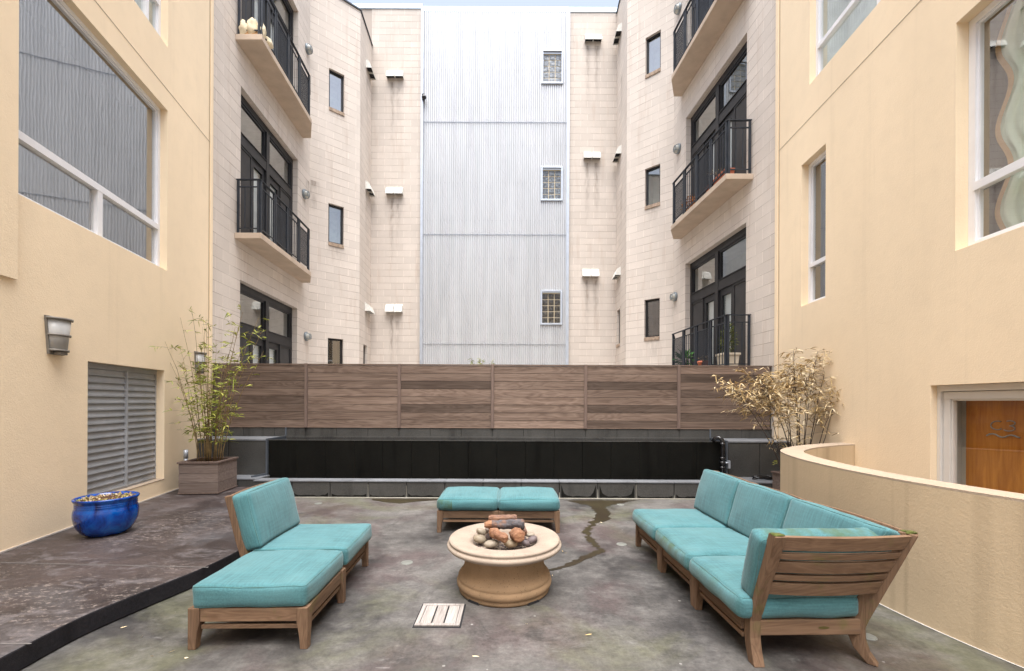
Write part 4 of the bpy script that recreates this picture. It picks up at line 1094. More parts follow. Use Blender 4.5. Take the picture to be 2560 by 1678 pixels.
# wooden grate
cn = [at_z(1058, 1513.5), at_z(1158, 1515), at_z(1149.5, 1568.5), at_z(1039.5, 1566)]
gc = sum(cn, Vector()) / 4; gt = thing('floor_grate', (gc.x, gc.y, 0), 'square grey wooden grate set in the patio before the fire bowl', 'grate', rotz=rad(0))
hx, hy = .165, .168
m = MB(); m.box(-hx - .012, hx + .012, -hy - .012, hy + .012, .001, .004); m.build('recess', 'dark', gt)
m = MB(); f = .03
m.box(-hx, hx, -hy, -hy + f, .0045, .016, var=.3); m.box(-hx, hx, hy - f, hy, .0045, .016, var=.6); m.box(-hx, -hx + f, -hy + f + .001, hy - f - .001, .0045, .0155, var=.5); m.box(hx - f, hx, -hy + f + .001, hy - f - .001, .0045, .0155, var=.4)
m.build('frame', 'grate', gt, bevel=.002)
bw = (2 * (hx - f) - .02) / 3
for i in range(3):
    a = -hx + f + .004 + i * (bw + .008); m = MB(); m.box(a, a + bw - .004, -hy + f + .002, hy - f - .002, .0045, .0145, var=R.random()); m.build('board', 'grate', gt, bevel=.002)

# ================================================================ furniture
def leg_tapered(m, x, y, w, sx, sy, zt):
    """square leg w wide, inner faces tapering below the rail; sx, sy = side of the outer faces"""
    prof = [(0, .68), (.05, .72), (.10, .80), (.15, .93), (.175, 1.0), (zt, 1.0)]
    b = []
    for z, k in prof:
        xi, yi = x - sx * w * k, y - sy * w * k
        b.append(m.add([(x, y, z), (xi, y, z), (xi, yi, z), (x, yi, z)]))
    for a, c in zip(b, b[1:]):
        for j in range(4): jj = (j + 1) % 4; m.face([a + j, a + jj, c + jj, c + j], var=.5)
    m.face([b[0] + j for j in range(4)]); m.face([b[-1] + j for j in range(4)])
ZF = .275
def base_frame(t, w, d, legs=((0, 0), (1, 0), (0, 1), (1, 1)), rails='fblr'):
    lw = .074
    for (i, j) in legs:
        m = MB(); leg_tapered(m, w * i, d * j, lw, 1 if i else -1, 1 if j else -1, ZF); m.build('leg', 'teak_z', t, bevel=.004)
    i0 = .012
    for c in rails:
        for (za, zb, th, ins) in ((.182, ZF - .004, .026, .010), (.130, .158, .022, .020)):
            m = MB()
            if c == 'f': m.box(lw - .0, w - lw, ins, ins + th, za, zb, var=R.random()); mt = 'teak_x'
            if c == 'b': m.box(lw, w - lw, d - ins - th, d - ins, za, zb, var=R.random()); mt = 'teak_x'
            if c == 'l': m.box(ins, ins + th, lw, d - lw, za, zb, var=R.random()); mt = 'teak_y'
            if c == 'r': m.box(w - ins - th, w - ins, lw, d - lw, za, zb, var=R.random()); mt = 'teak_y'
            m.build('rail' if th > .025 else 'stretcher', mt, t, bevel=.003)
    m = MB(); n = 8
    for i in range(n):
        yy = .04 + (d - .08 - .06) * i / (n - 1); m.box(.03, w - .03, yy, yy + .06, ZF - .022, ZF - .006, var=R.random())
    m.build('seat_slats', 'teak_x', t)
def profile_post(t, x0, x1, d, mirror=False):
    # side view (y outward, z): splayed foot, straight shank, leaning back
    out = [(d + .045, 0), (d + .015, .08), (d - .002, .16), (d, .27), (d + .070, .50), (d + .158, .86)]
    inn = [(d + .105, .868), (d + .013, .50), (d - .070, .285), (d - .075, .17), (d - .060, .08), (d - .025, 0)]
    m = MB(); m.extr(out + inn, lambda p, q, tt: (tt, p, q), x0, x1, var=.5); m.build('back_post', 'teak_z', t, bevel=.005)
SLATS = [(.772, .858), (.712, .748), (.622, .692), (.568, .602), (.468, .548)]
def back_slats(t, x0, x1, d, bow=.03, sk=None):
    for (za, zb) in SLATS:
        m = MB(); n = 14
        for i in range(n):
            pts = []
            for (tt) in (i / n, (i + 1) / n):
                x = x0 + (x1 - x0) * tt; bb = bow * (1 - (2 * tt - 1) ** 2)
                for z in (za, zb):
                    yb = d + .085 + (z - .50) * .278 - .055 + bb
                    pts.append((x, yb, z)); pts.append((x, yb + .026, z - .004))
            a0, a1, a2, a3, b0, b1, b2, b3 = pts
            m.hexa([a0, b0, b1, a1, a2, b2, b3, a3], var=.35 + za * .5)
        m.build('back_slat', 'teak_x', t, bevel=0)

def cushion(name, w, d, h, label, grp, crown=.02, r=.028, seed=0, moss=None, puff=.006, flare=0, flare0=0):
    """rounded box cushion; local box [0,w]x[0,d]x[0,h]"""
    m = MB(); n1 = [0, .012, .03, .055, .09, .15, .25, .37, .5, .63, .75, .85, .91, .945, .97, .988, 1]
    nh = [0, .1, .22, .35, .5, .65, .78, .9, 1]
    def mp(u, v, t):
        p = Vector((u * w, v * d, t * h)); half = Vector((w / 2, d / 2, h / 2)); c = half.copy(); q = p - c
        inn = Vector((max(-half.x + r, min(half.x - r, q.x)), max(-half.y + r, min(half.y - r, q.y)), max(-half.z + r, min(half.z - r, q.z))))
        dd = q - inn
        if dd.length > 1e-6:
            # map cube shell onto the rounded edge
            mx = max(abs(dd.x), abs(dd.y), abs(dd.z)); q = inn + dd.normalized() * (mx)
        fx, fy, fz = 1 - (2 * u - 1) ** 4, 1 - (2 * v - 1) ** 4, 1 - (2 * t - 1) ** 2
        q.z += (crown if t > .5 else -.3 * crown) * abs(2 * t - 1) * (1 - (2 * u - 1) ** 2) ** .6 * (1 - (2 * v - 1) ** 2) ** .6
        q.x += puff * (2 * u - 1) * fz * fy * abs(2 * u - 1) ** 3 * 2; q.y += puff * (2 * v - 1) * fz * fx * abs(2 * v - 1) ** 3 * 2
        q.x += flare * u * v - flare0 * (1 - u) * v
        # corner ears
        s = Vector((q.x * 5 + seed * 7.1, q.y * 5, q.z * 9)); q += Vector((noise.noise(s), noise.noise(s + Vector((9, 0, 0))), noise.noise(s + Vector((0, 9, 0))) * 1.2)) * .007
        s = Vector((q.x * 22 + seed * 3.1, q.y * 22, q.z * 14)); q += q.normalized() * noise.noise(s) * .003
        return q + c
    idx = {}
    def vid(u, v, t):
        k = (round(u, 5), round(v, 5), round(t, 5))
        if k not in idx: idx[k] = m.add([mp(u, v, t)])
        return idx[k]
    def grid(f, A, B, fm):
        for i in range(len(A) - 1):
            for j in range(len(B) - 1):
                m.face([vid(*f(A[i], B[j])), vid(*f(A[i + 1], B[j])), vid(*f(A[i + 1], B[j + 1])), vid(*f(A[i], B[j + 1]))], smooth=True, var=(fm(A[i], B[j]) if callable(fm) else fm))
    mo = moss or {}
    grid(lambda a, b: (a, b, 1), n1, n1, mo.get('t', 0)); grid(lambda a, b: (a, b, 0), n1, n1, mo.get('b', 0))
    grid(lambda a, b: (a, 0, b), n1, nh, mo.get('f', 0)); grid(lambda a, b: (a, 1, b), n1, nh, mo.get('k', 0))
    grid(lambda a, b: (0, a, b), n1, nh, mo.get('l', 0)); grid(lambda a, b: (1, a, b), n1, nh, mo.get('r', 0))
    m.raw = True
    o = m.build(name, 'fabric', None, org=(0, 0, 0))
    # piping seams as children
    for zt_ in (r * .5, h - r * .5):
        pm = MB(); rr_ = r * .62; cr = []
        steps = 14
        for (ax, ay, bx, by) in ((rr_, 0, w - rr_, 0), (w, rr_, w, d - rr_), (w - rr_, d, rr_, d), (0, d - rr_, 0, rr_)):
            for i in range(steps + 1):
                tt = i / steps; x, y = ax + (bx - ax) * tt, ay + (by - ay) * tt
                q = mp(min(1, max(0, x / w)), min(1, max(0, y / d)), 0.97 if zt_ > h / 2 else .03); cr.append(q)
        cr.append(cr[0]); pm.tube(cr, .0035, 5, cap=False); s_ = pm.build('seam_piping', 'fabric', None, org=(0, 0, 0)); s_.parent = o
    return tag(o, label, 'cushion', grp)
def place(o, root, loc, rx=0.0, rz=0.0, post=None):
    M = Matrix.Translation(root.location) @ Matrix.Rotation(root.rotation_euler[2], 4, 'Z') @ Matrix.Translation(loc) @ Matrix.Rotation(rz, 4, 'Z') @ Matrix.Rotation(rx, 4, 'X')
    o.matrix_world = M; return o

GC = 'turquoise seat cushions'; GB = 'turquoise back cushions'; GO = 'low teak ottoman frames'
# left pair -----------------------------------------------------
WO, DO = .785, .70
ot = thing('ottoman', (-2.137, 2.84, 0), 'teak ottoman frame nearest the camera beside the dark platform', 'ottoman', GO, rotz=rad(1.2))
base_frame(ot, WO, DO)
place(cushion('ottoman_cushion', .75, .69, .148, 'turquoise cushion on the teak ottoman nearest the camera', GC, seed=1, crown=.016), ot, (.018, .004, ZF))
WC, DC = .76, .80
lc = thing('lounge_chair', (-1.405, 3.575, 0), 'armless teak lounge chair facing the fire bowl from the left', 'chair', rotz=rad(92.5))
base_frame(lc, WC, DC, legs=((0, 0), (1, 0)), rails='fblr')
profile_post(lc, 0, .055, DC); profile_post(lc, WC - .055, WC, DC); back_slats(lc, .055, WC - .055, DC)
place(cushion('seat_cushion', .745, .78, .148, 'turquoise seat cushion on the lone lounge chair at left', GC, seed=2), lc, (.008, -.035, ZF))
place(cushion('back_cushion', .745, .475, .14, 'turquoise back cushion on the lone lounge chair at left', GB, seed=3, crown=.028), lc, (.008, DC - .005, ZF + .125), rx=rad(75))
# middle pair ---------------------------------------------------
for i, nm in enumerate(('left', 'right')):
    o_ = thing('ottoman', (-.938 + i * .775, 5.41, 0), 'teak ottoman frame behind the fire bowl, %s one of the pair' % nm, 'ottoman', GO, rotz=rad(0))
    base_frame(o_, .772, .76)
    place(cushion('ottoman_cushion', .765, .765, .158, ['plump turquoise cushion with a green mould corner on the left ottoman behind the fire bowl', 'plump turquoise cushion on the right ottoman behind the fire bowl'][i], GC, seed=4 + i, crown=.022, r=.045, puff=.012, moss={'f': (lambda a, b: 1.0 if a < .16 else 0.0) if i == 0 else 0.0, 'l': 1.0 if i == 0 else 0.0}), o_, (.0, -.012, ZF))
m = MB()
# right sofa ----------------------------------------------------
MW = .748
rz = rad(-88.6); fx, fy = 1.432, 4.965
dirx = Vector((math.cos(rz), math.sin(rz)))
for i in range(3):
    p = Vector((fx, fy)) + dirx * (MW * i)
    nm = ['far', 'middle', 'corner'][i]
    s_ = thing('sofa_section', (p.x, p.y, 0), ['teak sofa section farthest from the camera', 'middle section of the three part teak sofa', 'teak corner section with two slatted backs, nearest the camera'][i], 'sofa', 'sections of the teak sofa', rotz=rz)
    if i < 2:
        base_frame(s_, MW, .80, legs=((0, 0), (1, 0)), rails='fblr')
        profile_post(s_, 0, .055, .80); profile_post(s_, MW - .055, MW, .80); back_slats(s_, .055, MW - .055, .80)
    else:
        D = .80; W_ = MW
        base_frame(s_, W_, D, legs=((0, 0),), rails='fbl')
        # end rail (faces the camera) and its plaque
        m = MB(); m.box(W_ - .036, W_ - .004, .07, D - .05, .172, .272, var=.6); m.build('end_rail', 'teak_y', s_, bevel=.008)
        m = MB()
        k = 20; cy, cz = D * .63, .222
        b = m.add([(W_ - .002, cy + .036 * math.cos(2 * math.pi * j / k), cz + .0085 * math.sin(2 * math.pi * j / k)) for j in range(k)]); m.face([b + j for j in range(k)])
        m.build('plaque', 'plaque', s_)
        profile_post(s_, 0, .055, D)
        # front end post : leans out along local +x (towards the camera)
        out = [(W_ + .045, 0), (W_ + .015, .08), (W_ - .002, .16), (W_, .27), (W_ + .075, .50), (W_ + .195, .86)]
        inn = [(W_ + .125, .868), (W_ + .015, .50), (W_ - .070, .285), (W_ - .075, .17), (W_ - .060, .08), (W_ - .025, 0)]
        m = MB(); m.extr(out + inn, lambda p, q, tt: (p, tt + .06 * max(0, q - .3), q), .030, .098, var=.5); m.build('back_post', 'teak_z', s_, bevel=.005)
        # corner post leaning out on the diagonal
        m = MB(); dg = Vector((1, 1, 0)).normalized(); pr_ = Vector((1, -1, 0)).normalized(); c0 = Vector((W_ - .035, D - .035, 0))
        prof = [(.095, 0), (.05, .06), (.03, .13), (.027, .21), (.05, .28), (.135, .50), (.275, .862)]
        pin = [(.185, .872), (.035, .50), (-.085, .285), (-.065, .17), (-.03, .08), (.04, 0)]
        m.extr(prof + pin, lambda p, q, tt: c0 + dg * p + pr_ * tt + Vector((0, 0, q)), -.036, .036, var=.5); m.build('corner_post', 'teak_z', s_, bevel=.006)
        def slats2(fn, nm_):
            for (za, zb) in SLATS:
                m = MB(); n = 16
                for a_ in range(n):
                    q8 = []
                    for tt in (a_ / n, (a_ + 1) / n):
                        for z in (za, zb): q8 += [fn(tt, z, 0), fn(tt, z, .028)]
                    a0, a1, a2, a3, b0, b1, b2, b3 = q8
                    m.hexa([a0, b0, b1, a1, a2, b2, b3, a3], var=.35 + za * .5)
                m.build(nm_, 'teak_y' if nm_ == 'end_slat' else 'teak_x', s_)
        ln = lambda z: .080 + (z - .50) * .30
        bow = lambda tt: .035 * (1 - (2 * tt - 1) ** 2)
        # near-end back: runs in local y from .06 to corner
        slats2(lambda tt, z, k_: Vector((W_ + ln(z) - .045 + bow(tt) + k_, .09 + (D - .075 + ln(z) * .98 - .09) * tt, z - (.003 if k_ else 0))), 'end_slat')
        slats2(lambda tt, z, k_: Vector((.055 + (W_ - .075 + ln(z) * .98 - .055) * tt, D + ln(z) - .045 + bow(tt) + k_, z - (.003 if k_ else 0))), 'back_slat')
        m = MB(); q = c0 + dg * .232; m.ell((q.x, q.y, .868), (.036, .036, .009), nz=.5); mm_ = simple('moss', (.075, .085, .018), .95, vr=.4, scale=60); m.build('moss', mm_, s_)
        m = MB(); m.ell((W_ + .162, .096, .865), (.032, .033, .007), nz=.5); m.build('moss', mm_, s_)
    seat_l = ['turquoise seat cushion on the far end of the long sofa', 'turquoise seat cushion in the middle of the long sofa', 'turquoise seat cushion in the near corner of the long sofa'][i]
    wS = [MW - .014, MW - .014, MW - .004][i]
    place(cushion('seat_cushion', wS, .79, .150, seat_l, GC, seed=10 + i, moss={'f': [.5, .95, .35][i], 't': .12}, r=.042, crown=.026, puff=.010), s_, (.007, -.045, ZF))
    back_l = ['turquoise back cushion at the far end of the long sofa', 'turquoise back cushion in the middle of the long sofa', 'long turquoise back cushion by the corner post of the sofa'][i]
    wB = [MW - .010, MW - .010, MW - .02][i]
    place(cushion('back_cushion', wB, .47, .14, back_l, GB, seed=20 + i, crown=.03, moss={'l': .1}, flare=.15 if i == 2 else 0), s_, (.004, .80 - .005, ZF + .125), rx=rad(74.5))
    if i == 2:
        c_ = cushion('back_cushion', .69, .44, .14, 'turquoise cushion with mossy top edge leaning on the sofa back nearest the camera', GB, seed=30, crown=.02, moss={'k': .9, 'b': .2}, flare0=.13)
        M = Matrix.Translation(s_.location) @ Matrix.Rotation(rz, 4, 'Z') @ Matrix.Translation((MW - .002, .72, ZF + .125)) @ Matrix.Rotation(rad(-90), 4, 'Z') @ Matrix.Rotation(rad(74), 4, 'X')
        c_.matrix_world = M
# ================================================================ fire bowl
FC = Vector((-.062, 3.83, 0))
fb = thing('fire_bowl', FC, 'round cast stone fire bowl in the middle of the patio', 'fire pit')
prof = [(.36, .0), (.385, .0), (.398, .012), (.40, .03), (.396, .042), (.402, .046), (.416, .062), (.419, .085), (.412, .105), (.402, .112), (.404, .118), (.405, .135), (.392, .155), (.375, .175), (.360, .20), (.353, .225), (.351, .250), (.353, .28), (.359, .31), (.370, .335)]
m = MB(); m.lathe(prof, c=FC, n=96); m.build('pedestal', 'fire_stone', fb)
m = MB()
for a in (50, 130, 232, 308):
    an = rad(a); c, s = math.cos(an), math.sin(an)
    d1 = Vector((c, s, 0)); d2 = Vector((-s, c, 0))
    P_ = lambda r_, t_, z: FC + d1 * r_ + d2 * t_ + Vector((0, 0, z))
    m.hexa([P_(.36, -.06, .001), P_(.4035, -.06, .001), P_(.4035, .06, .001), P_(.36, .06, .001), P_(.36, -.05, .02), P_(.4035, -.05, .02), P_(.4035, .05, .02), P_(.36, .05, .02)])
m.build('foot_notch_shade', 'dark', fb)  # dark blocks stand in for the shade inside the foot cutouts
prof = [(.370, .335), (.395, .338), (.425, .345), (.460, .358), (.490, .374), (.504, .388), (.506, .402), (.498, .414), (.486, .419), (.482, .423), (.488, .432), (.490, .441), (.483, .450), (.470, .454), (.44, .454), (.40, .451), (.36, .447), (.325, .440), (.300, .428), (.288, .405), (.275, .375), (.24, .362), (.001, .36)]
m = MB(); m.lathe(prof, c=FC, n=96); m.build('rim', 'rim_stone', fb)
# gravel bed
m = MB(); gr = random.Random(5)
for i in range(220):
    a = gr.uniform(0, 2 * math.pi); r_ = .245 * math.sqrt(gr.random()); q = gr.uniform(.008, .016); m.ell(FC + Vector((r_ * math.cos(a), r_ * math.sin(a), .360)), (q, q, q * .7), n=6, mfl=4, nz=.4, seed=i, var=gr.uniform(.7, 1))
tag(m.build('gravel', 'pebble'), 'dark lava gravel in the fire bowl', 'gravel', kind='stuff')
stones = [(580, 640, 128, 85, .15, 25, 'tall tan pebble at the back left of the fire bowl'), (545, 840, 180, 100, .08, 12, 'olive tan pebble at the left of the fire bowl'), (850, 965, 190, 92, .25, -8, 'flat pale pebble at the front left of the fire bowl'),
          (1385, 965, 172, 95, .42, 0, 'yellow and grey pebble at the front of the fire bowl'), (1615, 965, 90, 62, .93, 0, 'small dark brown pebble at the front of the fire bowl'), (1780, 955, 98, 75, .76, 25, 'small mauve pebble at the front right of the fire bowl'),
          (1935, 870, 150, 90, .78, -25, 'large mauve pebble at the right of the fire bowl'), (1885, 722, 118, 48, .2, -6, 'brown pebble at the back right of the fire bowl'), (735, 595, 60, 62, .7, -40, 'grey purple pebble under the left end of the charred log'),
          (790, 785, 92, 90, .95, 0, 'dark pebble behind the olive tan one in the fire bowl'), (1720, 850, 70, 80, .8, 50, 'dark grey pebble beside the right log in the fire bowl'), (2035, 825, 55, 36, .97, 0, 'small black pebble at the right edge of the fire bowl')]
for i, (zx, zy, w_, h_, v, rt, lb) in enumerate(stones):
    k = .09244; px, py = 1150 + zx * k, 1270 + zy * k
    zc = .412 + (.02 if zy < 800 else 0) + (.0 if zy > 900 else .008)
    q = at_z(px, py, zc); sc = q.y / FPX * k
    m = MB(); rot = Matrix.Rotation(rad(rt), 3, 'Y'); m.ell(q, (w_ * sc * 1.12, w_ * sc * .85, h_ * sc * 1.08), rot=rot, n=22, mfl=12, nz=.10, seed=i * 3, var=v)
    tag(m.build('pebble', 'pebble'), lb, 'stone', 'pebbles in the fire bowl')
def log(a, b, r0, r1, char, label, seed, lobes=.16, name='log'):
    a = Vector(a); b = Vector(b); m = MB(); d = (b - a); L_ = d.length; d.normalize(); s1 = d.cross(Vector((0, 0, 1))).normalized(); s2 = s1.cross(d); n, k = 22, 22; bs = []
    for i in range(k + 1):
        t_ = i / k; rr_ = (r0 + (r1 - r0) * t_) * (1 - .25 * max(0, abs(2 * t_ - 1) - .88) / .12); row = []
        for j in range(n):
            an = 2 * math.pi * j / n; q = Vector((math.cos(an) * 1.6 + seed, math.sin(an) * 1.6, t_ * L_ * 16)); f = 1 + lobes * noise.noise(q) + .10 * noise.noise(q * 3.1) + .05 * noise.noise(Vector((math.cos(an) * 9, math.sin(an) * 9, t_ * 5 + seed)))
            row.append(a + d * (t_ * L_ + .004 * noise.noise(q * 2)) + (s1 * math.cos(an) + s2 * math.sin(an)) * rr_ * f)
        bs.append(m.add(row))
    for i in range(k):
        for j in range(n): jj = (j + 1) % n; m.face([bs[i] + j, bs[i] + jj, bs[i + 1] + jj, bs[i + 1] + j], smooth=True, var=char(i / k) if callable(char) else char)
    ca = m.add([a - d * .003]); cb = m.add([b + d * .003])
    for j in range(n): jj = (j + 1) % n; m.face([bs[0] + jj, bs[0] + j, ca], var=0); m.face([bs[-1] + j, bs[-1] + jj, cb], var=0)
    m.raw = True
    tag(m.build(name, 'log'), label, 'log', 'ceramic logs in the fire bowl')
kk = .09244
def lg(zx, zy, Y): return at_y(1150 + zx * kk, 1270 + zy * kk, Y)
log(lg(775, 300, 3.92), lg(1535, 285, 3.92), .034, .036, .45, 'pale terracotta log lying at the back top of the log pile', 1)
log(lg(665, 455, 3.82), lg(1740, 440, 3.82), .031, .048, lambda t_: 0 if t_ < .17 else 1.0, 'blackened log lying across the top of the pile', 2, lobes=.28)
log(lg(840, 640, 3.79), lg(1260, 850, 3.66), .044, .034, .15, 'orange split log sloping to the front left of the pile', 3, lobes=.4)
log(lg(1500, 700, 3.80), lg(1620, 780, 3.66), .058, .050, .12, 'orange log with its cut end facing front right', 4, lobes=.25)
log(lg(1650, 520, 3.95), lg(1720, 700, 3.86), .038, .034, .5, 'brown log propping the right end of the pile', 5)
log(lg(850, 560, 3.94), lg(1000, 640, 3.88), .03, .03, .7, 'dark log propping the left end of the pile', 6)

# ================================================================ pots, planters
bp = thing('blue_pot', (-4.565, 4.85, .147), 'glossy cobalt blue round pot on the platform', 'pot')
B0 = Vector((-4.565, 4.85, .147)); k = 1.0
prof = [(.001, .0), (.145, .0), (.175, .008), (.218, .038), (.252, .085), (.274, .14), (.283, .195), (.282, .235), (.275, .265), (.266, .283), (.269, .288), (.270, .296), (.266, .301), (.269, .306), (.270, .314), (.266, .319), (.268, .324), (.273, .335), (.282, .347), (.287, .358), (.286, .366), (.274, .371), (.262, .368), (.250, .352), (.240, .33), (.238, .30)]
prof = [(r_ * .985, z_ * 1.14) for r_, z_ in prof]
m = MB(); m.lathe(prof, c=B0, n=72); m.build('pot_body', 'blue', bp)
m = MB(); n = 40; m.raw = True; rings = []
for i in range(9):
    r_ = .24 * i / 8 + .0005; rings.append(m.add([B0 + Vector((r_ * math.cos(2 * math.pi * j / n), r_ * math.sin(2 * math.pi * j / n), .392 + .02 * noise.noise(Vector((r_ * 20 * math.cos(2 * math.pi * j / n), r_ * 20 * math.sin(2 * math.pi * j / n), 0))))) for j in range(n)]))
for i in range(8):
    for j in range(n): jj = (j + 1) % n; m.face([rings[i] + j, rings[i] + jj, rings[i + 1] + jj, rings[i + 1] + j], smooth=True)
m.build('soil', 'soil', bp)
def leaf_at(m, p, d, L_, w_, var, droop=.25, nrm=None):
    d = d.normalized(); sd = d.cross(Vector((0, 0, 1)));
    if sd.length < .05: sd = Vector((1, 0, 0))
    sd = sd.normalized(); sd = (Matrix.Rotation(R.uniform(-1.2, 1.2), 3, d) @ sd)
    up = sd.cross(d).normalized()
    pts = []
    for (t_, k_) in ((.0, .12), (.3, 1.0), (.65, .75), (1., .03)):
        c = p + d * (L_ * t_) + Vector((0, 0, -droop * L_ * t_ * t_)); pts.append((c - sd * w_ * k_ / 2, c + up * w_ * .12 * k_ * -1, c + sd * w_ * k_ / 2))
    b = [m.add(q) for q in pts]
    for a, c in zip(b, b[1:]):
        m.face([a, a + 1, c + 1, c], var=var); m.face([a + 1, a + 2, c + 2, c + 1], var=var)
# dead tufts and stone chips in the blue pot
m = MB(); m.raw = True; pr = random.Random(8)
for i in range(420):
    a = pr.uniform(0, 2 * math.pi); r_ = .235 * math.sqrt(pr.random())
    edge_ = r_ > .15
    if not edge_ and pr.random() < .75: continue
    d = Vector((pr.gauss(0, 1), pr.gauss(0, 1), pr.uniform(.2, 1.2)))
    leaf_at(m, B0 + Vector((r_ * math.cos(a), r_ * math.sin(a), .398)), d, pr.uniform(.015, .045), pr.uniform(.006, .014), pr.random(), 0)
for i in range(6):
    a = pr.uniform(3.2, 6.0)
    leaf_at(m, B0 + Vector((.26 * math.cos(a * .3 - .5), .26 * math.sin(a * .3 - .5), .36 - i * .02)), Vector((1, 0, -.6)), .03, .01, .1, .6)
tag(m.build('dry_plants', 'leaf_dry'), 'withered succulents and chips on the soil of the blue pot', 'plant', kind='stuff')
m = MB(); m.raw = True
for i in range(60):
    a = pr.uniform(0, 2 * math.pi); r_ = .235 * math.sqrt(pr.uniform(.3, 1))
    leaf_at(m, B0 + Vector((r_ * math.cos(a), r_ * math.sin(a), .400)), Vector((pr.gauss(0, 1), pr.gauss(0, 1), .7)), pr.uniform(.02, .04), .01, pr.random() * .6, 0)
tag(m.build('green_tufts', 'leaf_green'), 'small green sprigs among the withered plants in the blue pot', 'plant')

def planter_box(loc, w, d, h, rot, label):
    t = thing('planter_box', loc, label, 'planter', 'grey wooden planter boxes', rotz=rot)
    for i in range(3):
        z0_ = .035 + (h - .065) * i / 3; z1_ = .035 + (h - .065) * (i + 1) / 3 - .004; k_ = .006 * 0
        m = MB(); vv = [.25, .6, .5][i]
        m.box(0, w, 0, .025, z0_, z1_, var=vv); m.box(0, w, d - .025, d, z0_, z1_, var=vv + .1); m.box(0, .025, .0255, d - .0255, z0_, z1_, var=vv + .2); m.box(w - .025, w, .0255, d - .0255, z0_, z1_, var=min(1, vv + .25)); m.build('boards', 'planter', t, bevel=.003)
    m = MB(); o_ = .018
    for (a, b, c, e) in ((-o_, w + o_, -o_, .035), (-o_, w + o_, d - .035, d + o_), (-o_, .035, .0355, d - .0355), (w - .035, w + o_, .0355, d - .0355)): m.box(a, b, c, e, h - .03, h, var=.15)
    m.build('rim', 'fence_post', t, bevel=.003); m = MB()
    for (a, b, c, e) in ((-.01, w + .01, -.01, .02), (-.01, w + .01, d - .02, d + .01), (-.01, .02, .021, d - .021), (w - .02, w + .01, .021, d - .021)): m.box(a, b, c, e, .012, .034, var=.3)
    m.build('base_trim', 'fence_post', t, bevel=.003)
    m = MB(); m.box(.04, w - .04, .04, d - .04, h - .12, h - .055); m.build('soil', 'soil', t)
    m = MB(); m.box(.03, w - .03, .03, d - .03, .0, .05); m.build('base', 'dark', t)
    return t
planter_box((-5.285, 6.82, .147), .58, .60, .525, rad(7), 'grey wooden planter box of green bamboo on the platform')
planter_box((4.45, 6.76, .0), .50, .58, .49, rad(0), 'grey wooden planter box behind the curved wall')

def bamboo(name, base, nst, hgt, spread, crown, nl, leafmat, stem, label, seed, dry=False, lean=(0, 0)):
    t = thing(name, base, label, 'bamboo', 'potted bamboo plants')
    r = random.Random(seed); base = Vector(base); stems = MB(); stems.raw = True; lv = MB(); lv.raw = True
    paths = []
    for i in range(nst):
        a = r.uniform(0, 2 * math.pi); rr_ = r.uniform(0, .20)
        p0 = base + Vector((rr_ * math.cos(a) * 1.2, rr_ * math.sin(a) * .8, 0)); hh = hgt * (r.uniform(.93, 1.05) if r.random() < .3 else r.uniform(.5, .95))
        out = Vector((math.cos(a) * rr_ / .2 * spread * r.uniform(.5, 1.2) + lean[0] * r.uniform(.3, 1.2), math.sin(a) * spread * .5 * rr_ / .2 + lean[1], 0))
        pts = []; wob = Vector((r.gauss(0, .03), r.gauss(0, .03), 0)); n = 9
        for k in range(n + 1):
            q = k / n; pts.append(p0 + out * q ** 1.6 + Vector((0, 0, hh * q * (1 - .04 * q))) + wob * math.sin(q * 5) * q + Vector((r.gauss(0, .004), r.gauss(0, .004), 0)))
        r0 = r.uniform(.0045, .0085) * (1.35 if dry else 1)
        stems.tube(pts, [r0 * (1 - .72 * k / n) for k in range(n + 1)], 5); paths.append((pts, hh, r0))
    tot = 0
    for (pts, hh, r0) in paths:
        n = len(pts) - 1
        for b in range(int(nl / nst / 5)):
            q = r.uniform(crown, 1.0) if r.random() < (.97 if dry else .8) else r.uniform(.2, crown)
            f = q * n; i = min(int(f), n - 1); p = pts[i].lerp(pts[i + 1], f - i)
            a = r.uniform(0, 2 * math.pi); L_ = r.uniform(.10, .42) * (1.15 - .45 * q)
            if dry: L_ *= 1.25
            d = Vector((math.cos(a), math.sin(a), r.uniform(.1, .9))).normalized(); tw = [p + d * (L_ * u_) + Vector((0, 0, -.22 * L_ * u_ * u_)) for u_ in (0, .35, .7, 1)]
            stems.tube(tw, [.0022, .0018, .0014, .0008], 3, cap=False)
            for k in range(5):
                u_ = r.uniform(.35, 1); j = min(int(u_ * 3), 2); pp = tw[j].lerp(tw[j + 1], u_ * 3 - j)
                dd = (d * r.uniform(.2, 1) + Vector((r.gauss(0, .6), r.gauss(0, .6), r.gauss(-.25 if dry else 0.05, .35))))
                leaf_at(lv, pp, dd, r.uniform(.06, .13), r.uniform(.011, .019) * (1 if dry else 1.1), r.random(), r.uniform(.1, .5)); tot += 1
    stems.build('stems', stem, t); lv.build('leaves', leafmat, t)
bamboo('bamboo_plant', (-4.99, 7.10, .62), 30, 2.50, .95, .36, 1650, 'leaf_green', 'stem_green', 'tall sparse green bamboo in the left planter box', 21)
bamboo('bamboo_plant', (4.70, 7.03, .43), 12, 2.08, .66, .66, 2000, 'leaf_dry', 'stem_dark', 'dried out straw coloured bamboo in front of the right wall', 33, dry=True)
# one leaning dark stalk with its own foliage on the left of the dry clump
bamboo('bamboo_plant', (4.54, 6.98, .43), 6, 1.78, .30, .68, 1900, 'leaf_dry', 'stem_dark', 'dry bamboo clump leaning left over the water wall', 35, dry=True, lean=(-.66, 0))
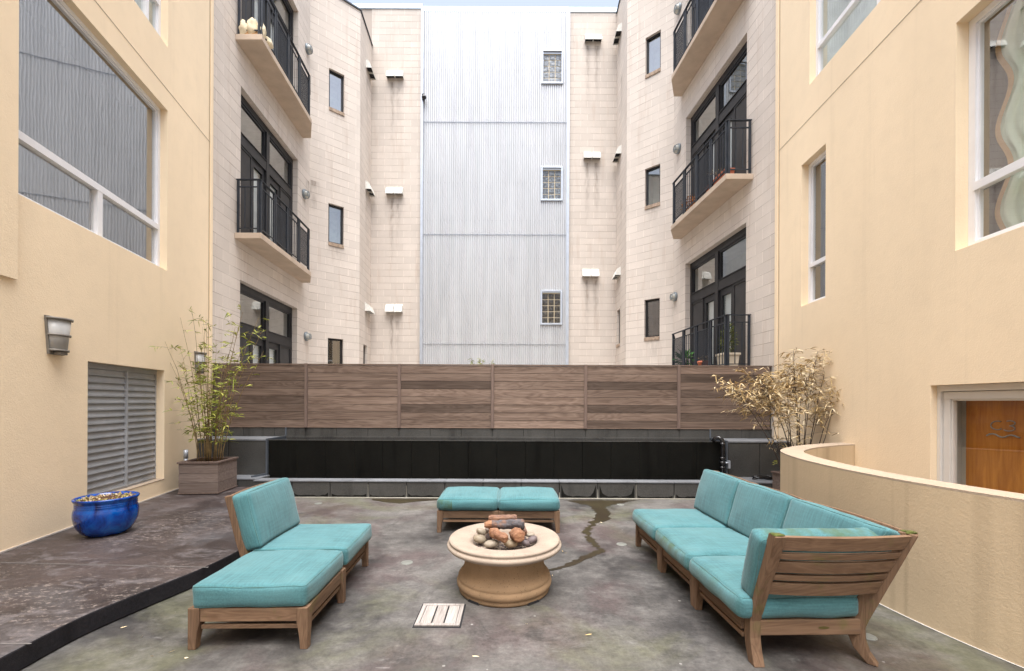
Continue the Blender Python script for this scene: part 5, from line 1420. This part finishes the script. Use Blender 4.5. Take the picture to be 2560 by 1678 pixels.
# sprig at the left of the right planter
m = MB(); m.raw = True
for i in range(6): leaf_at(m, Vector((4.33, 7.0, .66 + .01 * i)), Vector((-1, -.2, R.uniform(-.2, .8))), .11, .014, .8, .4)
tag(m.build('green_sprig', 'leaf_green'), 'green sprig sticking out of the planter behind the curved wall', 'plant')
# vine behind the fence
t = thing('climbing_plant', (-1.29, 9.4, 1.9), 'wispy green plant rising behind the middle of the fence', 'plant'); m = MB(); lv = MB(); lv.raw = True; rr2 = random.Random(4)
for i in range(6):
    b0 = Vector((at_y(1200, 900, 9.4).x + rr2.uniform(-.06, .1), 9.4, 1.9)); tip = b0 + Vector((rr2.uniform(-.22, .22), 0, rr2.uniform(.55, .95))); m.tube([b0, b0.lerp(tip, .5) + Vector((.02, 0, .04)), tip], .003, 4)
    for k in range(26):
        p = b0.lerp(tip, rr2.uniform(.5, 1)); leaf_at(lv, p, Vector((rr2.gauss(0, 1), rr2.gauss(0, .5), rr2.gauss(0, .5))), rr2.uniform(.05, .09), .014, rr2.random() * .6)
m.build('stems', 'stem_green', t); lv.build('leaves', 'leaf_green', t)
# tap pipes behind the left planter
m = MB(); q = FL.p(FL.u(452), .66, .08); m.tube([q, q + Vector((0, 0, .14))], .035, 10); m.tube([q + Vector((0, 0, -.5)), q], .03, 10)
tag(m.build('standpipe', 'metal_trim'), 'short grey capped pipe behind the left planter box', 'pipe')

# ================================================================ things on the balconies
def pot(name, c, r0, r1, h, mt, label, cat='pot', rim=.012, grp=None):
    m = MB(); m.lathe([(.001, 0), (r0, 0), (r1 * .97, h * .8), (r1 + rim, h * .8), (r1 + rim, h), (r1 - .01, h), (r1 - .02, h * .88), (.001, h * .88)], c=c, n=28)
    return tag(m.build(name, mt, org=c), label, cat, grp)
def bush(c, r3, nl, mt, name, label, ls=(.05, .09), lw=.014, seed=1, stem=True, updir=.3):
    t = thing(name, c, label, 'plant'); rr_ = random.Random(seed); c = Vector(c); lv = MB(); lv.raw = True; m = MB()
    for i in range(7):
        tip = c + Vector((rr_.gauss(0, .5) * r3[0], rr_.gauss(0, .5) * r3[1], r3[2] * rr_.uniform(1.0, 1.8))); m.tube([c, c.lerp(tip, .5) + Vector((0, 0, .02)), tip], [.008, .005, .002], 4)
    for i in range(nl):
        u_ = Vector((rr_.gauss(0, 1), rr_.gauss(0, 1), rr_.gauss(0, 1))).normalized() * rr_.random() ** .45
        hz = (u_.z + 1) / 2; taper = 1.15 - .75 * hz if seed == 50 else 1
        p = c + Vector((u_.x * r3[0] * taper, u_.y * r3[1] * taper, r3[2] * (1 + u_.z)))
        leaf_at(lv, p, u_ + Vector((0, 0, updir)), rr_.uniform(*ls), lw, rr_.random())
    m.build('stems', 'stem_dark', t); lv.build('leaves', mt, t)
F = BR[0]
z = flR[0] + .006
up = lambda u, w: F.p(u, z, w)
u_ = pr_u = plan(F, [(4.85, 9.45)], 0)[0]
q = F.p(u_[0] + .1, z, .33); m = MB(); s4 = .17
m.hexa([q + Vector((-s4 * .85, -s4 * .85, 0)), q + Vector((s4 * .85, -s4 * .85, 0)), q + Vector((s4 * .85, s4 * .85, 0)), q + Vector((-s4 * .85, s4 * .85, 0)), q + Vector((-s4, -s4, .32)), q + Vector((s4, -s4, .32)), q + Vector((s4, s4, .32)), q + Vector((-s4, s4, .32))])
m.box(q.x - s4 - .02, q.x + s4 + .02, q.y - s4 - .02, q.y + s4 + .02, q.z + .32, q.z + .37)
tag(m.build('square_pot', 'cream_pot', bevel=.006, org=q), 'square cream pot of the conifer on the lowest right balcony', 'pot')
bush(q + Vector((0, 0, .37)), (.20, .20, .36), 900, 'leaf_dark', 'conifer', 'bushy little conifer on the lowest right balcony', seed=50, ls=(.04, .09), lw=.012)
for i, (uu, ww, lb, mt_, r1_) in enumerate([(.95, .42, 'terracotta trough pot left of the cream pot on the lowest right balcony', 'terracotta', .15), (2.15, .42, 'pinkish terracotta pot behind the bars of the lowest right balcony', 'terracotta', .17), (2.75, .40, 'terracotta pot behind the far mesh panel of the lowest right balcony', 'terracotta', .14), (2.35, .25, 'orange glazed pot behind the bars of the lowest right balcony', 'orange_pot', .13)]):
    c = F.p(u_[0] + uu, z, ww); pot('plant_pot', c, r1_ * .75, r1_, .20 + .08 * (i == 0) + .1 * (i == 3), mt_, lb, grp='pots on the lowest right balcony')
bush(F.p(u_[0] + 2.3, z + .28, .28), (.22, .2, .22), 160, 'leaf_fresh', 'leafy_plant', 'bright green leafy plant on the lowest right balcony', seed=5, ls=(.08, .16), lw=.05)
bush(F.p(u_[0] + .95, z + .26, .42), (.10, .1, .08), 60, 'leaf_dry', 'small_succulent', 'small pale succulent in the terracotta trough', seed=6, ls=(.03, .06), lw=.02)
z = flR[1] + .006
def trough(F, u0, u1, w0, w1, z, h, label, dry):
    t = tag(MBx := None, None) if False else None
    m = MB(); s_ = .02
    m.hexa([F.p(u0 + s_, z, w0 + s_), F.p(u1 - s_, z, w0 + s_), F.p(u1 - s_, z, w1 - s_), F.p(u0 + s_, z, w1 - s_), F.p(u0, z + h, w0), F.p(u1, z + h, w0), F.p(u1, z + h, w1), F.p(u0, z + h, w1)])
    m.fbox(F, u0 - .015, u1 + .015, z + h - .035, z + h + .004, w0 - .015, w1 + .015)
    tag(m.build('window_box', 'terracotta', bevel=.004), label, 'planter')
trough(F, .98, 1.85, .30, .50, z, .20, 'red plastic window box at the near end of the middle right balcony', 0)
bush(F.p(1.4, z + .2, .40), (.30, .08, .10), 70, 'leaf_dry', 'dry_twigs', 'dry twigs in the red window box', seed=9, ls=(.05, .1), lw=.006)
bush(F.p(2.95, z + .0, .33), (.20, .18, .27), 650, 'leaf_rust', 'rust_shrub', 'rusty orange dried shrub on the middle right balcony', seed=12, ls=(.03, .07), lw=.022)
z = flR[2] + .006
pot('plant_pot', F.p(2.95, z, .4), .07, .1, .16, 'terracotta', 'terracotta pot at the far end of the top right balcony')
# sacks on the upper left balcony
F = BL[0]; z = flL[2] + .006; rs = random.Random(2)
ub0 = pl[1][0]
for i, (du, w_, sx, h_, lb) in enumerate([(.13, .14, .09, .36, 'cream sack against the wall on the upper left balcony'), (.13, .32, .10, .42, 'tall cream sack in the middle of the row on the upper left balcony'), (.15, .48, .085, .38, 'cream sack at the railing corner of the upper left balcony'), (.40, .50, .10, .24, 'crumpled cream sack end poking through the upper left railing')]):
    m = MB(); m.raw = True; c = F.p(ub0 + du, z + h_ / 2, w_); m.ell(c, (sx * 1.15, sx * 1.15, h_ / 2), n=28, mfl=20, nz=.28, seed=i * 5 + 1)
    tag(m.build('sack', 'sack'), lb, 'sack', 'cream sacks on the upper left balcony')
m = MB(); m.fbox(F, ub0 + .075, ub0 + .20, z, z + .14, .18, .50); tag(m.build('box', simple('orange_carton', (.50, .28, .12), .8), bevel=.004), 'orange brown box below the cream sacks on the upper left balcony', 'box')

# fallen leaves and chips on the patio (small litter)
m = MB(); m.raw = True; lr = random.Random(77)
for (px, py) in [(357, 1589), (300, 1570), (420, 1632), (460, 1645), (385, 1640), (1250, 1500), (1380, 1440), (1320, 1560), (1180, 1640), (2190, 1600), (2230, 1612), (1480, 1585), (1500, 1305), (1460, 1290), (1405, 1376), (1418, 1383)]:
    q = at_z(px, py, .006); leaf_at(m, q, Vector((lr.gauss(0, 1), lr.gauss(0, 1), .02)), lr.uniform(.02, .06), .008, lr.uniform(.5, 1), 0)
tag(m.build('leaf_litter', 'leaf_dry'), 'scattered dry leaf bits on the patio', 'leaves', kind='stuff')

# ================================================================ real-world scale
bpy.context.view_layer.update()
done = set()
for o in bpy.data.objects:
    if o.type in ('CAMERA', 'LIGHT'): continue
    if o.data is not None and o.data.name not in done:
        done.add(o.data.name)
        n = len(o.data.vertices); co_ = [0.0] * (3 * n); o.data.vertices.foreach_get('co', co_)
        o.data.vertices.foreach_set('co', [c * S for c in co_]); o.data.update()
    o.location = o.location * S
    for md in o.modifiers:
        if md.type == 'BEVEL': md.width *= S
    if '_local' in o: del o['_local']
